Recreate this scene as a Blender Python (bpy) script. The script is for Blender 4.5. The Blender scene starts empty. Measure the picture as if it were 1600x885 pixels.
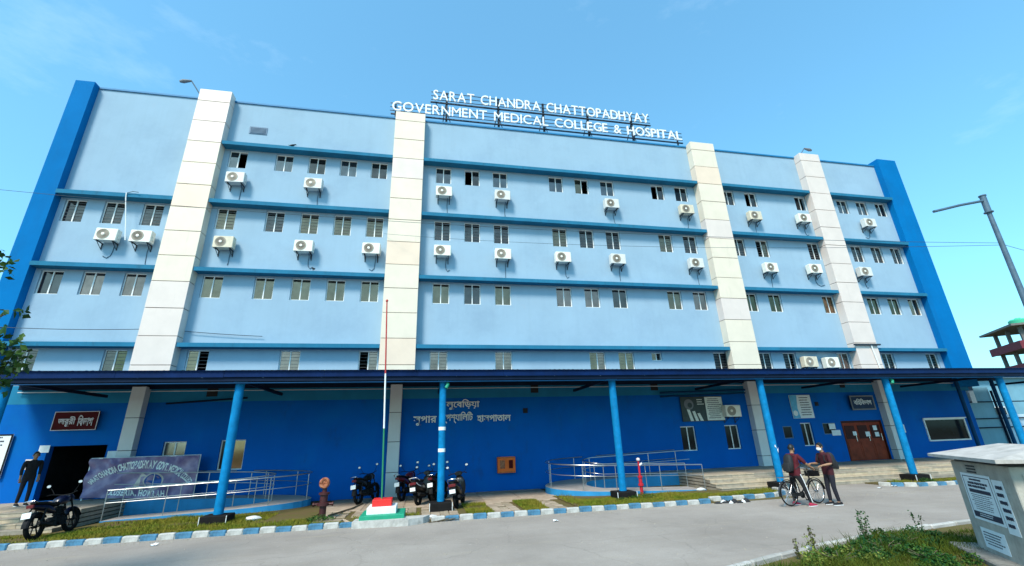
import bpy, bmesh, math, random
import numpy as np
from mathutils import Vector, Matrix
R = math.radians
rnd = random.Random(7)
SC = bpy.context.scene
COL = SC.collection

# ------------------------------------------------------------------ camera
cam = bpy.data.objects.new('camera', bpy.data.cameras.new('camera'))
COL.objects.link(cam)
cam.data.sensor_width = 36.0
cam.data.lens = 36.0 * 690.0 / 1600.0
cam.data.clip_start = 0.05
cam.data.clip_end = 3000.0
def cam_matrix(yaw, pitch, roll, loc):
    f = Vector((math.sin(yaw)*math.cos(pitch), math.cos(yaw)*math.cos(pitch), math.sin(pitch)))
    r = Vector((math.cos(yaw), -math.sin(yaw), 0)); u = r.cross(f)
    c, s = math.cos(roll), math.sin(roll)
    r2 = c*r + s*u; u2 = -s*r + c*u
    m = Matrix((r2, u2, -f)).transposed().to_4x4(); m.translation = loc
    return m
cam.matrix_world = cam_matrix(R(11.4634), R(19.4689), R(-1.8948), Vector((0, 0, 2.1286)))
SC.camera = cam

# ------------------------------------------------------------------ sky, sun, exposure
SUN_EL, SUN_AZ = R(48), R(215)          # azimuth of the sun measured clockwise from +Y (behind the camera, to its left)
wd = bpy.data.worlds.new('World'); SC.world = wd; wd.use_nodes = True
nt = wd.node_tree; nt.nodes.clear()
def N(t, kind, **kw):
    n = t.nodes.new(kind)
    for k, v in kw.items(): setattr(n, k, v)
    return n
sky = N(nt, 'ShaderNodeTexSky', sky_type='NISHITA', sun_disc=False)
sky.sun_elevation = SUN_EL; sky.sun_rotation = SUN_AZ
sky.air_density = 1.0; sky.dust_density = 1.0; sky.ozone_density = 0.6; sky.altitude = 0
tc = N(nt, 'ShaderNodeTexCoord'); mp = N(nt, 'ShaderNodeMapping'); mp.inputs['Scale'].default_value = (1.0, 1.0, 2.6)
n1 = N(nt, 'ShaderNodeTexNoise'); n1.inputs['Scale'].default_value = 3.1; n1.inputs['Detail'].default_value = 9; n1.inputs['Roughness'].default_value = 0.62
cr = N(nt, 'ShaderNodeMapRange'); cr.inputs['From Min'].default_value = 0.56; cr.inputs['From Max'].default_value = 0.85
cr.inputs['To Min'].default_value = 0.0; cr.inputs['To Max'].default_value = 0.16
mx = N(nt, 'ShaderNodeMix', data_type='RGBA'); mx.inputs['B'].default_value = (5.0, 5.6, 6.0, 1)
tn = N(nt, 'ShaderNodeMix', data_type='RGBA', blend_type='MULTIPLY'); tn.inputs['Factor'].default_value = 1.0; tn.inputs['B'].default_value = (0.585, 1.19, 1.40, 1)      # even gain on the sky: more cyan, and brighter than Strength alone
bg = N(nt, 'ShaderNodeBackground'); bg.inputs['Strength'].default_value = 0.15
wo = N(nt, 'ShaderNodeOutputWorld')
L = nt.links.new
L(tc.outputs['Generated'], mp.inputs['Vector']); L(mp.outputs['Vector'], n1.inputs['Vector']); L(n1.outputs['Fac'], cr.inputs['Value'])
L(cr.outputs['Result'], mx.inputs['Factor']); gm = N(nt, 'ShaderNodeGamma'); gm.inputs['Gamma'].default_value = 0.68      # compresses sky brightness: flatter from zenith to horizon
L(sky.outputs['Color'], gm.inputs['Color']); L(gm.outputs['Color'], tn.inputs['A']); L(tn.outputs['Result'], mx.inputs['A']); L(mx.outputs['Result'], bg.inputs['Color'])
L(bg.outputs['Background'], wo.inputs['Surface'])
sun = bpy.data.objects.new('sun', bpy.data.lights.new('sun', 'SUN')); COL.objects.link(sun)
sun.data.energy = 2.0; sun.data.angle = R(14); sun.data.color = (1.0, 0.92, 0.80)
sdir = Vector((math.sin(SUN_AZ)*math.cos(SUN_EL), math.cos(SUN_AZ)*math.cos(SUN_EL), math.sin(SUN_EL)))
sun.rotation_euler = sdir.to_track_quat('Z', 'Y').to_euler()
SC.view_settings.view_transform = 'Standard'; SC.view_settings.look = 'None'
SC.view_settings.exposure = 1.25; SC.view_settings.gamma = 1.0; SC.view_settings.use_curve_mapping = False

# ------------------------------------------------------------------ materials
MATS = {}
def M(name, col, rough=0.6, var=0.12, scale=3.0, bump=0.0, bscale=40.0, metal=0.0, ior=1.45, streak=0.0, col2=None, coat=0.0, spec=0.5):
    if name in MATS: return MATS[name]
    m = bpy.data.materials.new(name); m.use_nodes = True; t = m.node_tree
    b = t.nodes['Principled BSDF']; b.inputs['Roughness'].default_value = rough; b.inputs['Metallic'].default_value = metal; b.inputs['IOR'].default_value = ior
    b.inputs['Coat Weight'].default_value = coat; b.inputs['Specular IOR Level'].default_value = spec
    tcn = N(t, 'ShaderNodeTexCoord')
    if var > 0 or col2:
        nz = N(t, 'ShaderNodeTexNoise'); nz.inputs['Scale'].default_value = scale; nz.inputs['Detail'].default_value = 7; nz.inputs['Roughness'].default_value = 0.6
        t.links.new(tcn.outputs['Object'], nz.inputs['Vector'])
        mr = N(t, 'ShaderNodeMapRange'); mr.inputs['From Min'].default_value = 0.3; mr.inputs['From Max'].default_value = 0.7
        t.links.new(nz.outputs['Fac'], mr.inputs['Value'])
        mix = N(t, 'ShaderNodeMix', data_type='RGBA')
        a = [c*(1-var) for c in col]; bcol = [min(1, c*(1+var)) for c in col] if not col2 else col2
        mix.inputs['A'].default_value = (*a, 1); mix.inputs['B'].default_value = (*bcol, 1)
        t.links.new(mr.outputs['Result'], mix.inputs['Factor']); out = mix.outputs['Result']
        if streak > 0:      # rain streaks running down the paint
            mpn = N(t, 'ShaderNodeMapping'); mpn.inputs['Scale'].default_value = (2.6, 2.6, 0.16)
            t.links.new(tcn.outputs['Object'], mpn.inputs['Vector'])
            ns = N(t, 'ShaderNodeTexNoise'); ns.inputs['Scale'].default_value = 1.6; ns.inputs['Detail'].default_value = 8; ns.inputs['Roughness'].default_value = 0.65
            t.links.new(mpn.outputs['Vector'], ns.inputs['Vector'])
            m2 = N(t, 'ShaderNodeMapRange'); m2.inputs['From Min'].default_value = 0.48; m2.inputs['From Max'].default_value = 0.8; m2.inputs['To Max'].default_value = streak
            t.links.new(ns.outputs['Fac'], m2.inputs['Value'])
            mix2 = N(t, 'ShaderNodeMix', data_type='RGBA'); mix2.inputs['B'].default_value = (col[0]*0.6+0.01, col[1]*0.6+0.01, col[2]*0.6+0.01, 1)
            t.links.new(m2.outputs['Result'], mix2.inputs['Factor']); t.links.new(out, mix2.inputs['A']); out = mix2.outputs['Result']
        t.links.new(out, b.inputs['Base Color'])
    else:
        b.inputs['Base Color'].default_value = (*col, 1)
    if bump > 0:
        nb = N(t, 'ShaderNodeTexNoise'); nb.inputs['Scale'].default_value = bscale; nb.inputs['Detail'].default_value = 5
        t.links.new(tcn.outputs['Object'], nb.inputs['Vector'])
        bp = N(t, 'ShaderNodeBump'); bp.inputs['Strength'].default_value = bump; bp.inputs['Distance'].default_value = 0.02
        t.links.new(nb.outputs['Fac'], bp.inputs['Height']); t.links.new(bp.outputs['Normal'], b.inputs['Normal'])
    MATS[name] = m
    return m

M('wall_light', (0.300, 0.425, 0.530), 0.8, 0.05, 0.5, 0.15, 30, streak=0.12, spec=0.15)
M('wall_blue', (0.001, 0.112, 0.45), 0.7, 0.10, 0.6, 0.12, 25, streak=0.15, spec=0.08)
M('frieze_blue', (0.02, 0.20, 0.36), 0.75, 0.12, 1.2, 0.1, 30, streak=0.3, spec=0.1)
M('band_blue', (0.022, 0.165, 0.28), 0.75, 0.12, 1.2, 0.1, 30, streak=0.35, spec=0.12)
M('strip_blue', (0.001, 0.145, 0.39), 0.75, 0.08, 0.7, 0.1, 30, streak=0.12, spec=0.06)
M('coping', (0.01, 0.17, 0.36), 0.6, 0.12)
M('clad_a', (0.745, 0.635, 0.505), 0.5, 0.05, 1.5)
M('clad_b', (0.71, 0.595, 0.53), 0.5, 0.05, 1.5)
M('clad_c', (0.770, 0.598, 0.460), 0.5, 0.05, 1.5)
M('clad_low', (0.66, 0.66, 0.66), 0.6, 0.05, 1.5)
M('clad_core', (0.10, 0.09, 0.08), 0.9, 0.2)
M('frame_white', (0.80, 0.80, 0.78), 0.4, 0.05)
M('dark_gap', (0.012, 0.012, 0.014), 0.8, 0.1)
M('interior', (0.03, 0.03, 0.035), 0.9, 0.3)
for nm, c in (('pane_grey', (0.16, 0.115, 0.095)), ('pane_warm', (0.29, 0.185, 0.115)), ('pane_beige', (0.34, 0.20, 0.15)), ('pane_pale', (0.24, 0.19, 0.17)), ('pane_green', (0.15, 0.115, 0.065)), ('pane_dark', (0.012, 0.014, 0.018))):
    M(nm, c if nm == 'pane_dark' else tuple(v*0.9 for v in c), 0.07, 0.22, 2.2, 0.0, ior=1.30, metal=0.0 if nm == 'pane_dark' else 0.92)
M('grille', (0.16, 0.16, 0.16), 0.5, 0.1)
M('ac_white', (0.80, 0.76, 0.66), 0.4, 0.06, 5)
M('ac_old', (0.66, 0.57, 0.43), 0.5, 0.12, 4, streak=0.3); M('ac_grey', (0.66, 0.64, 0.60), 0.5, 0.08, 5, streak=0.2)
M('ac_dark', (0.09, 0.075, 0.06), 0.5, 0.1)
M('ac_grille', (0.33, 0.28, 0.22), 0.5, 0.1)
M('steel_dark', (0.03, 0.035, 0.045), 0.5, 0.15, metal=0.3)
M('pipe', (0.05, 0.10, 0.15), 0.6, 0.15)
M('canopy_blue', (0.002, 0.016, 0.075), 0.5, 0.25, 1.5, spec=0.12, streak=0.3)
M('canopy_under', (0.004, 0.05, 0.13), 0.6, 0.2, 1.5, spec=0.1)
M('canopy_beam', (0.006, 0.014, 0.035), 0.6, 0.2, spec=0.1)
M('white_line', (0.55, 0.58, 0.60), 0.5, 0.1)
M('post_blue', (0.003, 0.185, 0.42), 0.6, 0.22, 5, 0.15, 30, streak=0.45, spec=0.12)
M('black_base', (0.012, 0.011, 0.011), 0.8, 0.3, 6, spec=0.15)
M('white_paint', (0.80, 0.80, 0.78), 0.6, 0.10, 5, 0.1)
M('sign_white', (0.84, 0.82, 0.80), 0.5, 0.03)
M('letter_white', (0.92, 0.90, 0.86), 0.5, 0.03)
M('maroon', (0.075, 0.004, 0.005), 0.6, 0.15, spec=0.1)
M('sign_slate', (0.03, 0.055, 0.11), 0.6, 0.15, spec=0.1)
M('sign_grey', (0.16, 0.17, 0.19), 0.5, 0.1)
M('steel', (0.50, 0.49, 0.48), 0.32, 0.05, metal=0.9)
M('ramp_top', (0.38, 0.35, 0.33), 0.8, 0.15, 3, 0.3, 40)
M('ramp_curb', (0.02, 0.24, 0.50), 0.7, 0.15, 2, streak=0.3)
M('stone_a', (0.40, 0.335, 0.25), 0.7, 0.2, 6, 0.3, 50)
M('stone_b', (0.30, 0.26, 0.205), 0.7, 0.2, 6, 0.3, 50)
M('stone_c', (0.46, 0.37, 0.26), 0.7, 0.2, 6, 0.3, 50)
M('soil', (0.21, 0.14, 0.075), 0.95, 0.3, 2.5, 0.6, 30, col2=(0.11, 0.105, 0.03), spec=0.1)
M('concrete', (0.34, 0.26, 0.19), 0.9, 0.2, 2, 0.4, 30)
M('paver_a', (0.40, 0.31, 0.23), 0.9, 0.2, 4, 0.3, 40)
M('paver_b', (0.30, 0.235, 0.165), 0.9, 0.25, 4, 0.3, 40)
M('kerb_white', (0.47, 0.45, 0.42), 0.85, 0.25, 6, 0.3, 40, spec=0.2)
M('kerb_blue', (0.07, 0.185, 0.29), 0.85, 0.4, 6, 0.3, 40, spec=0.2)
M('kerb_grey', (0.36, 0.34, 0.31), 0.85, 0.2, 5, 0.3, 40)
M('red', (0.65, 0.02, 0.015), 0.6, 0.12, 5)
M('green_paint', (0.01, 0.28, 0.16), 0.6, 0.15, 5)
M('pole_red', (0.45, 0.035, 0.03), 0.5, 0.1)
M('pole_green', (0.02, 0.20, 0.09), 0.5, 0.1)
M('orange', (0.82, 0.15, 0.03), 0.6, 0.12, spec=0.15)
M('hydrant_dark', (0.06, 0.012, 0.012), 0.5, 0.25, 6)
M('hydrant_pink', (0.30, 0.07, 0.03), 0.7, 0.5, 16, col2=(0.55, 0.22, 0.12), spec=0.2)
M('hydrant_red', (0.50, 0.015, 0.03), 0.45, 0.15, 6)
M('tyre', (0.008, 0.008, 0.008), 0.9, 0.2, spec=0.15)
M('bike_black', (0.007, 0.007, 0.008), 0.4, 0.1, coat=0.15)
M('bike_matt', (0.009, 0.009, 0.010), 0.65, 0.2, spec=0.2)
M('bike_blue', (0.003, 0.005, 0.022), 0.35, 0.1, coat=0.2)
M('bike_maroon', (0.14, 0.012, 0.02), 0.3, 0.1, coat=0.4)
M('bike_grey', (0.45, 0.45, 0.46), 0.3, 0.1, coat=0.4)
M('chrome', (0.65, 0.65, 0.66), 0.2, 0.0, metal=1.0)
M('mirror_glass', (0.75, 0.82, 0.88), 0.15, 0.0, metal=0.6)
M('plate_white', (0.80, 0.80, 0.78), 0.5, 0.05)
M('tail_red', (0.12, 0.004, 0.006), 0.4, 0.0)
M('skin', (0.33, 0.175, 0.10), 0.55, 0.08, 8)
M('hair', (0.008, 0.007, 0.006), 0.5, 0.2)
M('shirt_maroon', (0.085, 0.005, 0.012), 0.85, 0.2, 6, 0.3, 20)
M('shirt_dark_maroon', (0.045, 0.004, 0.009), 0.85, 0.2, 6, 0.3, 20)
M('cloth_black', (0.010, 0.010, 0.013), 0.9, 0.3, 6, 0.3, 20)
M('cloth_navy', (0.012, 0.012, 0.020), 0.9, 0.3, 6, 0.3, 20)
M('cloth_white', (0.75, 0.75, 0.76), 0.8, 0.08, 10)
M('shoe_pink', (0.38, 0.02, 0.06), 0.6, 0.15, 10)
M('bag_black', (0.014, 0.014, 0.016), 0.7, 0.3, 8)
M('kiosk_wall', (0.42, 0.39, 0.34), 0.85, 0.25, 3.5, 0.3, 25, streak=0.4)
M('kiosk_roof', (0.46, 0.42, 0.385), 0.85, 0.18, 4, 0.3, 25)
M('kiosk_dark', (0.06, 0.06, 0.06), 0.8, 0.3)
M('ledge', (0.20, 0.19, 0.17), 0.95, 0.35, 6, 0.6, 25)
M('paper', (0.74, 0.78, 0.80), 0.8, 0.06, 8)
M('paper_pink', (0.70, 0.62, 0.62), 0.8, 0.06, 8)
M('ink', (0.03, 0.035, 0.06), 0.8, 0.2)
M('lamp_steel', (0.07, 0.12, 0.17), 0.55, 0.25, 5)
M('wood', (0.24, 0.035, 0.014), 0.5, 0.3, 3, spec=0.2)
M('wood_dark', (0.05, 0.008, 0.006), 0.5, 0.3, 3, spec=0.2)
M('leaf_dark', (0.018, 0.060, 0.014), 0.55, 0.5, 1.3, spec=0.2)
M('leaf_mid', (0.045, 0.10, 0.014), 0.55, 0.4, 1.3, spec=0.2)
M('leaf_yellow', (0.17, 0.20, 0.035), 0.6, 0.4, 1.3, spec=0.2)
M('leaf_deep', (0.012, 0.058, 0.012), 0.55, 0.45, 1.3, spec=0.2)
M('stem', (0.10, 0.08, 0.05), 0.9, 0.3)
M('grass', (0.36, 0.27, 0.04), 0.85, 0.3, 1.4, col2=(0.085, 0.15, 0.010), spec=0.15)
M('grass_bank', (0.11, 0.12, 0.015), 0.85, 0.3, 1.4, col2=(0.045, 0.085, 0.008), spec=0.15)
M('bark', (0.10, 0.075, 0.05), 0.95, 0.3, 8, 0.6, 30)
M('brick_red', (0.16, 0.022, 0.035), 0.8, 0.2)
M('slab_grey', (0.16, 0.15, 0.14), 0.9, 0.2)
M('tank_green', (0.05, 0.42, 0.24), 0.5, 0.1)
M('annex_cyan', (0.17, 0.36, 0.46), 0.75, 0.12, 0.8, streak=0.25)
M('annex_pale', (0.50, 0.66, 0.78), 0.75, 0.08, 0.8, streak=0.2)
M('cable', (0.03, 0.05, 0.07), 0.7, 0.0)
M('vent_blue', (0.10, 0.18, 0.27), 0.6, 0.1)
M('cig_white', (0.72, 0.76, 0.70), 0.6, 0.1, 9)
M('poster_dark', (0.02, 0.035, 0.035), 0.4, 0.3, 5)
M('poster_sky', (0.10, 0.42, 0.66), 0.5, 0.2, 5)
M('debris', (0.02, 0.02, 0.022), 0.8, 0.5, 6)
M('rag_white', (0.6, 0.6, 0.6), 0.9, 0.15, 10)

def road_material():
    m = M('road', (0.31, 0.265, 0.23), 0.9, 0.14, 0.35, 0.35, 55, col2=(0.385, 0.335, 0.295), spec=0.2)
    t = m.node_tree; b = t.nodes['Principled BSDF']
    src = b.inputs['Base Color'].links[0].from_socket
    tcn = [n for n in t.nodes if n.type == 'TEX_COORD'][0]
    def layer(src, scale, lo, hi, fac, col, stretch=(1, 1, 1), det=8):
        mpn = N(t, 'ShaderNodeMapping'); mpn.inputs['Scale'].default_value = stretch
        nz = N(t, 'ShaderNodeTexNoise'); nz.inputs['Scale'].default_value = scale; nz.inputs['Detail'].default_value = det; nz.inputs['Roughness'].default_value = 0.7
        mr = N(t, 'ShaderNodeMapRange'); mr.inputs['From Min'].default_value = lo; mr.inputs['From Max'].default_value = hi; mr.inputs['To Max'].default_value = fac
        mi = N(t, 'ShaderNodeMix', data_type='RGBA'); mi.inputs['B'].default_value = (*col, 1)
        t.links.new(tcn.outputs['Object'], mpn.inputs['Vector']); t.links.new(mpn.outputs['Vector'], nz.inputs['Vector'])
        t.links.new(nz.outputs['Fac'], mr.inputs['Value']); t.links.new(mr.outputs['Result'], mi.inputs['Factor']); t.links.new(src, mi.inputs['A'])
        return mi.outputs['Result']
    s = layer(src, 1.1, 0.55, 0.75, 0.55, (0.24, 0.21, 0.185))
    s = layer(s, 6.0, 0.60, 0.72, 0.5, (0.48, 0.43, 0.385))
    s = layer(s, 1.5, 0.56, 0.70, 0.35, (0.40, 0.34, 0.25), (0.2, 1.6, 1))
    s = layer(s, 45.0, 0.45, 0.75, 0.45, (0.17, 0.15, 0.135), det=4)
    s = layer(s, 0.9, 0.52, 0.75, 0.40, (0.25, 0.205, 0.17), (0.06, 2.4, 1))
    nz = N(t, 'ShaderNodeTexNoise'); nz.inputs['Scale'].default_value = 1.4; nz.inputs['Detail'].default_value = 6
    va = N(t, 'ShaderNodeVectorMath', operation='MULTIPLY_ADD'); va.inputs[1].default_value = (0.9, 0.9, 0.0)
    vo = N(t, 'ShaderNodeTexVoronoi', feature='DISTANCE_TO_EDGE'); vo.inputs['Scale'].default_value = 0.33
    mr = N(t, 'ShaderNodeMapRange'); mr.inputs['From Min'].default_value = 0.0; mr.inputs['From Max'].default_value = 0.006; mr.inputs['To Min'].default_value = 0.20; mr.inputs['To Max'].default_value = 0.0
    mi = N(t, 'ShaderNodeMix', data_type='RGBA'); mi.inputs['B'].default_value = (0.09, 0.08, 0.07, 1)
    t.links.new(tcn.outputs['Object'], nz.inputs['Vector']); t.links.new(nz.outputs['Color'], va.inputs[0]); t.links.new(tcn.outputs['Object'], va.inputs[2])
    t.links.new(va.outputs['Vector'], vo.inputs['Vector']); t.links.new(vo.outputs['Distance'], mr.inputs['Value']); t.links.new(mr.outputs['Result'], mi.inputs['Factor']); t.links.new(s, mi.inputs['A'])
    t.links.new(mi.outputs['Result'], b.inputs['Base Color'])
road_material()
def wear(name, col, scale, lo, hi, fac, stretch=(1, 1, 1)):      # patchy stains over a paint
    t = MATS[name].node_tree; b = t.nodes['Principled BSDF']; src = b.inputs['Base Color'].links[0].from_socket
    tcn = [n for n in t.nodes if n.type == 'TEX_COORD'][0]; mpn = N(t, 'ShaderNodeMapping'); mpn.inputs['Scale'].default_value = stretch; mpn.inputs['Location'].default_value = (3.7, 1.9, 5.3)
    nz = N(t, 'ShaderNodeTexNoise'); nz.inputs['Scale'].default_value = scale; nz.inputs['Detail'].default_value = 9; nz.inputs['Roughness'].default_value = 0.7
    mr = N(t, 'ShaderNodeMapRange'); mr.inputs['From Min'].default_value = lo; mr.inputs['From Max'].default_value = hi; mr.inputs['To Max'].default_value = fac
    mi = N(t, 'ShaderNodeMix', data_type='RGBA'); mi.inputs['B'].default_value = (*col, 1)
    t.links.new(tcn.outputs['Object'], mpn.inputs['Vector']); t.links.new(mpn.outputs['Vector'], nz.inputs['Vector']); t.links.new(nz.outputs['Fac'], mr.inputs['Value']); t.links.new(mr.outputs['Result'], mi.inputs['Factor'])
    t.links.new(src, mi.inputs['A']); t.links.new(mi.outputs['Result'], b.inputs['Base Color'])
wear('wall_blue', (0.002, 0.15, 0.45), 0.45, 0.5, 0.75, 0.7)
wear('wall_blue', (0.02, 0.06, 0.16), 1.3, 0.58, 0.78, 0.6, (1, 1, 0.5))
wear('wall_blue', (0.10, 0.20, 0.36), 7.0, 0.66, 0.76, 0.5)
wear('wall_light', (0.20, 0.29, 0.40), 0.35, 0.5, 0.8, 0.55)
wear('wall_light', (0.14, 0.20, 0.26), 1.8, 0.64, 0.88, 0.30, (1.4, 1.4, 0.14))
wear('wall_light', (0.33, 0.40, 0.48), 2.5, 0.6, 0.75, 0.4)
wear('band_blue', (0.03, 0.06, 0.08), 2.2, 0.55, 0.8, 0.6, (1.5, 1.5, 0.4))
wear('strip_blue', (0.01, 0.10, 0.26), 0.8, 0.5, 0.8, 0.5, (1, 1, 0.3))
wear('post_blue', (0.10, 0.07, 0.05), 6.0, 0.66, 0.75, 0.7)
wear('kerb_white', (0.24, 0.22, 0.18), 5.0, 0.52, 0.7, 0.6)
wear('kerb_blue', (0.22, 0.24, 0.24), 6.0, 0.55, 0.7, 0.7)
wear('kiosk_wall', (0.11, 0.10, 0.085), 2.6, 0.52, 0.75, 0.65, (1, 1, 0.4)); wear('kiosk_roof', (0.22, 0.20, 0.17), 3.0, 0.52, 0.75, 0.6)
wear('clad_a', (0.40, 0.34, 0.25), 2.0, 0.6, 0.85, 0.35, (2, 2, 0.25)); wear('clad_b', (0.38, 0.34, 0.30), 2.0, 0.6, 0.85, 0.35, (2, 2, 0.25))

# ------------------------------------------------------------------ mesh helpers
class MB:
    def __init__(s): s.v = []; s.f = []; s.m = []
    def add(s, vs, fs, mi=0):
        o = len(s.v); s.v += [tuple(p) for p in vs]; s.f += [tuple(i+o for i in f) for f in fs]; s.m += [mi]*len(fs); return s
    def box(s, x0, x1, y0, y1, z0, z1, mi=0):
        v = [(x0,y0,z0),(x1,y0,z0),(x1,y1,z0),(x0,y1,z0),(x0,y0,z1),(x1,y0,z1),(x1,y1,z1),(x0,y1,z1)]
        return s.add(v, [(0,3,2,1),(4,5,6,7),(0,1,5,4),(1,2,6,5),(2,3,7,6),(3,0,4,7)], mi)
    def cbox(s, x0, x1, y0, y1, z0, z1, c=0.01, mi=0):      # box with chamfered vertical and top edges
        v = []
        for z, k in ((z0, 0), (z1-c, 0), (z1, c)):
            X0, X1, Y0, Y1 = x0+k, x1-k, y0+k, y1-k
            v += [(X0+c,Y0,z),(X1-c,Y0,z),(X1,Y0+c,z),(X1,Y1-c,z),(X1-c,Y1,z),(X0+c,Y1,z),(X0,Y1-c,z),(X0,Y0+c,z)]
        f = [tuple(range(7,-1,-1)), tuple(range(16,24))]
        for l in (0, 8):
            for i in range(8): f.append((l+i, l+(i+1)%8, l+8+(i+1)%8, l+8+i))
        return s.add(v, f, mi)
    def cyl(s, p0, p1, r0, r1=None, n=10, mi=0, caps=True):
        r1 = r0 if r1 is None else r1
        p0 = Vector(p0); p1 = Vector(p1); d = (p1-p0)
        if d.length < 1e-9: return s
        d.normalize(); a = d.orthogonal().normalized(); b = d.cross(a)
        v = [p0+r0*(math.cos(t)*a+math.sin(t)*b) for t in [2*math.pi*i/n for i in range(n)]]
        v += [p1+r1*(math.cos(t)*a+math.sin(t)*b) for t in [2*math.pi*i/n for i in range(n)]]
        f = [(i,(i+1)%n,n+(i+1)%n,n+i) for i in range(n)]
        if caps: f += [tuple(range(n-1,-1,-1)), tuple(range(n,2*n))]
        return s.add(v, f, mi)
    def tube(s, pts, r, n=8, mi=0, closed=False):
        pts = [Vector(p) for p in pts]; k = len(pts); vs = []; prev = None
        rr = r if isinstance(r, (list, tuple)) else [r]*k
        for i, p in enumerate(pts):
            if closed: d = pts[(i+1)%k]-pts[i-1]
            else: d = pts[min(i+1,k-1)]-pts[max(i-1,0)]
            d.normalize()
            a = d.orthogonal().normalized() if prev is None else (prev-d*prev.dot(d)).normalized()
            prev = a; b = d.cross(a)
            vs += [p+rr[i]*(math.cos(2*math.pi*j/n)*a+math.sin(2*math.pi*j/n)*b) for j in range(n)]
        fs = []
        for i in range(k if closed else k-1):
            for j in range(n): fs.append((i*n+j, i*n+(j+1)%n, ((i+1)%k)*n+(j+1)%n, ((i+1)%k)*n+j))
        if not closed: fs += [tuple(range(n-1,-1,-1)), tuple(range((k-1)*n, k*n))]
        return s.add(vs, fs, mi)
    def lathe(s, prof, c=(0,0,0), n=16, mi=0, axis='z'):
        vs = []
        for r, h in prof:
            for j in range(n):
                a = 2*math.pi*j/n; p = (r*math.cos(a), r*math.sin(a), h)
                if axis == 'y': p = (p[0], p[2], p[1])
                if axis == 'x': p = (p[2], p[0], p[1])
                vs.append((p[0]+c[0], p[1]+c[1], p[2]+c[2]))
        fs = [(i*n+j, i*n+(j+1)%n, (i+1)*n+(j+1)%n, (i+1)*n+j) for i in range(len(prof)-1) for j in range(n)]
        fs += [tuple(range(n-1,-1,-1)), tuple(range((len(prof)-1)*n, len(prof)*n))]
        return s.add(vs, fs, mi)
    def loft(s, secs, n=12, mi=0, e=2.6):      # secs: (x, half width y, centre z, half height z, centre y)
        vs = []
        for sec in secs:
            x, hw, zc, hh = sec[:4]; yc = sec[4] if len(sec) > 4 else 0
            for j in range(n):
                a = 2*math.pi*j/n; c, t = math.cos(a), math.sin(a)
                vs.append((x, yc+hw*math.copysign(abs(c)**(2/e), c), zc+hh*math.copysign(abs(t)**(2/e), t)))
        k = len(secs)
        fs = [(i*n+j, i*n+(j+1)%n, (i+1)*n+(j+1)%n, (i+1)*n+j) for i in range(k-1) for j in range(n)]
        fs += [tuple(range(n-1,-1,-1)), tuple(range((k-1)*n, k*n))]
        return s.add(vs, fs, mi)
    def prism(s, poly, y0, y1, mi=0):          # polygon in x,z pushed along y
        n = len(poly); vs = [(x, y0, z) for x, z in poly]+[(x, y1, z) for x, z in poly]
        fs = [tuple(range(n)), tuple(range(2*n-1, n-1, -1))]+[(i, n+i, n+(i+1)%n, (i+1)%n) for i in range(n)]
        return s.add(vs, fs, mi)
    def slab(s, poly, z0, z1, mi=0):           # polygon in x,y pushed along z
        n = len(poly); vs = [(x, y, z0) for x, y in poly]+[(x, y, z1) for x, y in poly]
        fs = [tuple(range(n-1,-1,-1)), tuple(range(n, 2*n))]+[(i, (i+1)%n, n+(i+1)%n, n+i) for i in range(n)]
        return s.add(vs, fs, mi)
    def mesh(s, name, mats, smooth=False):
        me = bpy.data.meshes.new(name); me.from_pydata(s.v, [], s.f)
        for m in ([mats] if isinstance(mats, str) else mats): me.materials.append(MATS[m])
        if len(me.materials) > 1: me.polygons.foreach_set('material_index', s.m)
        me.update()
        bm = bmesh.new(); bm.from_mesh(me); bmesh.ops.recalc_face_normals(bm, faces=bm.faces); bm.to_mesh(me); bm.free()
        if smooth:
            me.polygons.foreach_set('use_smooth', [True]*len(me.polygons))
            me.set_sharp_from_angle(angle=R(42))
        return me
    def build(s, name, mats, parent=None, smooth=False):
        return link(name, s.mesh(name, mats, smooth), parent)
def link(name, me, parent=None, loc=None, rot=None):
    o = bpy.data.objects.new(name, me); COL.objects.link(o)
    if parent is not None:
        o.parent = parent
        if parent.get('world_parts'): o.location = -Vector(parent['world_parts'])
    if loc is not None: o.location = Vector(loc)+(o.location if parent is not None and parent.get('world_parts') else Vector((0,0,0)))
    if rot is not None: o.rotation_euler = rot
    return o
def tag(o, label, cat, group=None):
    o['label'] = label; o['category'] = cat
    if group: o['group'] = group
    return o
def thing(name, label, cat, loc=(0,0,0), rz=0.0, group=None, world=False):
    o = bpy.data.objects.new(name, None); COL.objects.link(o); o.empty_display_size = 0.2
    o.location = loc; o.rotation_euler = (0, 0, rz)
    if world: o['world_parts'] = list(loc)
    return tag(o, label, cat, group)
def structure(o): o['kind'] = 'structure'; return o
def copy_tree(o, parent=None):
    c = o.copy(); COL.objects.link(c)
    if parent is not None: c.parent = parent
    for ch in list(o.children): copy_tree(ch, c)
    return c
def fast_tris(name, V, mats, mi=None):        # V: (n,3,3) triangles
    V = np.asarray(V, dtype=np.float32); n = len(V); me = bpy.data.meshes.new(name)
    me.vertices.add(3*n); me.vertices.foreach_set('co', V.reshape(-1))
    me.loops.add(3*n); me.loops.foreach_set('vertex_index', np.arange(3*n, dtype=np.int32))
    me.polygons.add(n); me.polygons.foreach_set('loop_start', np.arange(0, 3*n, 3, dtype=np.int32))
    for m in ([mats] if isinstance(mats, str) else mats): me.materials.append(MATS[m])
    if mi is not None: me.polygons.foreach_set('material_index', np.asarray(mi, dtype=np.int32))
    me.update(calc_edges=True); me.validate()
    return me

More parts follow.
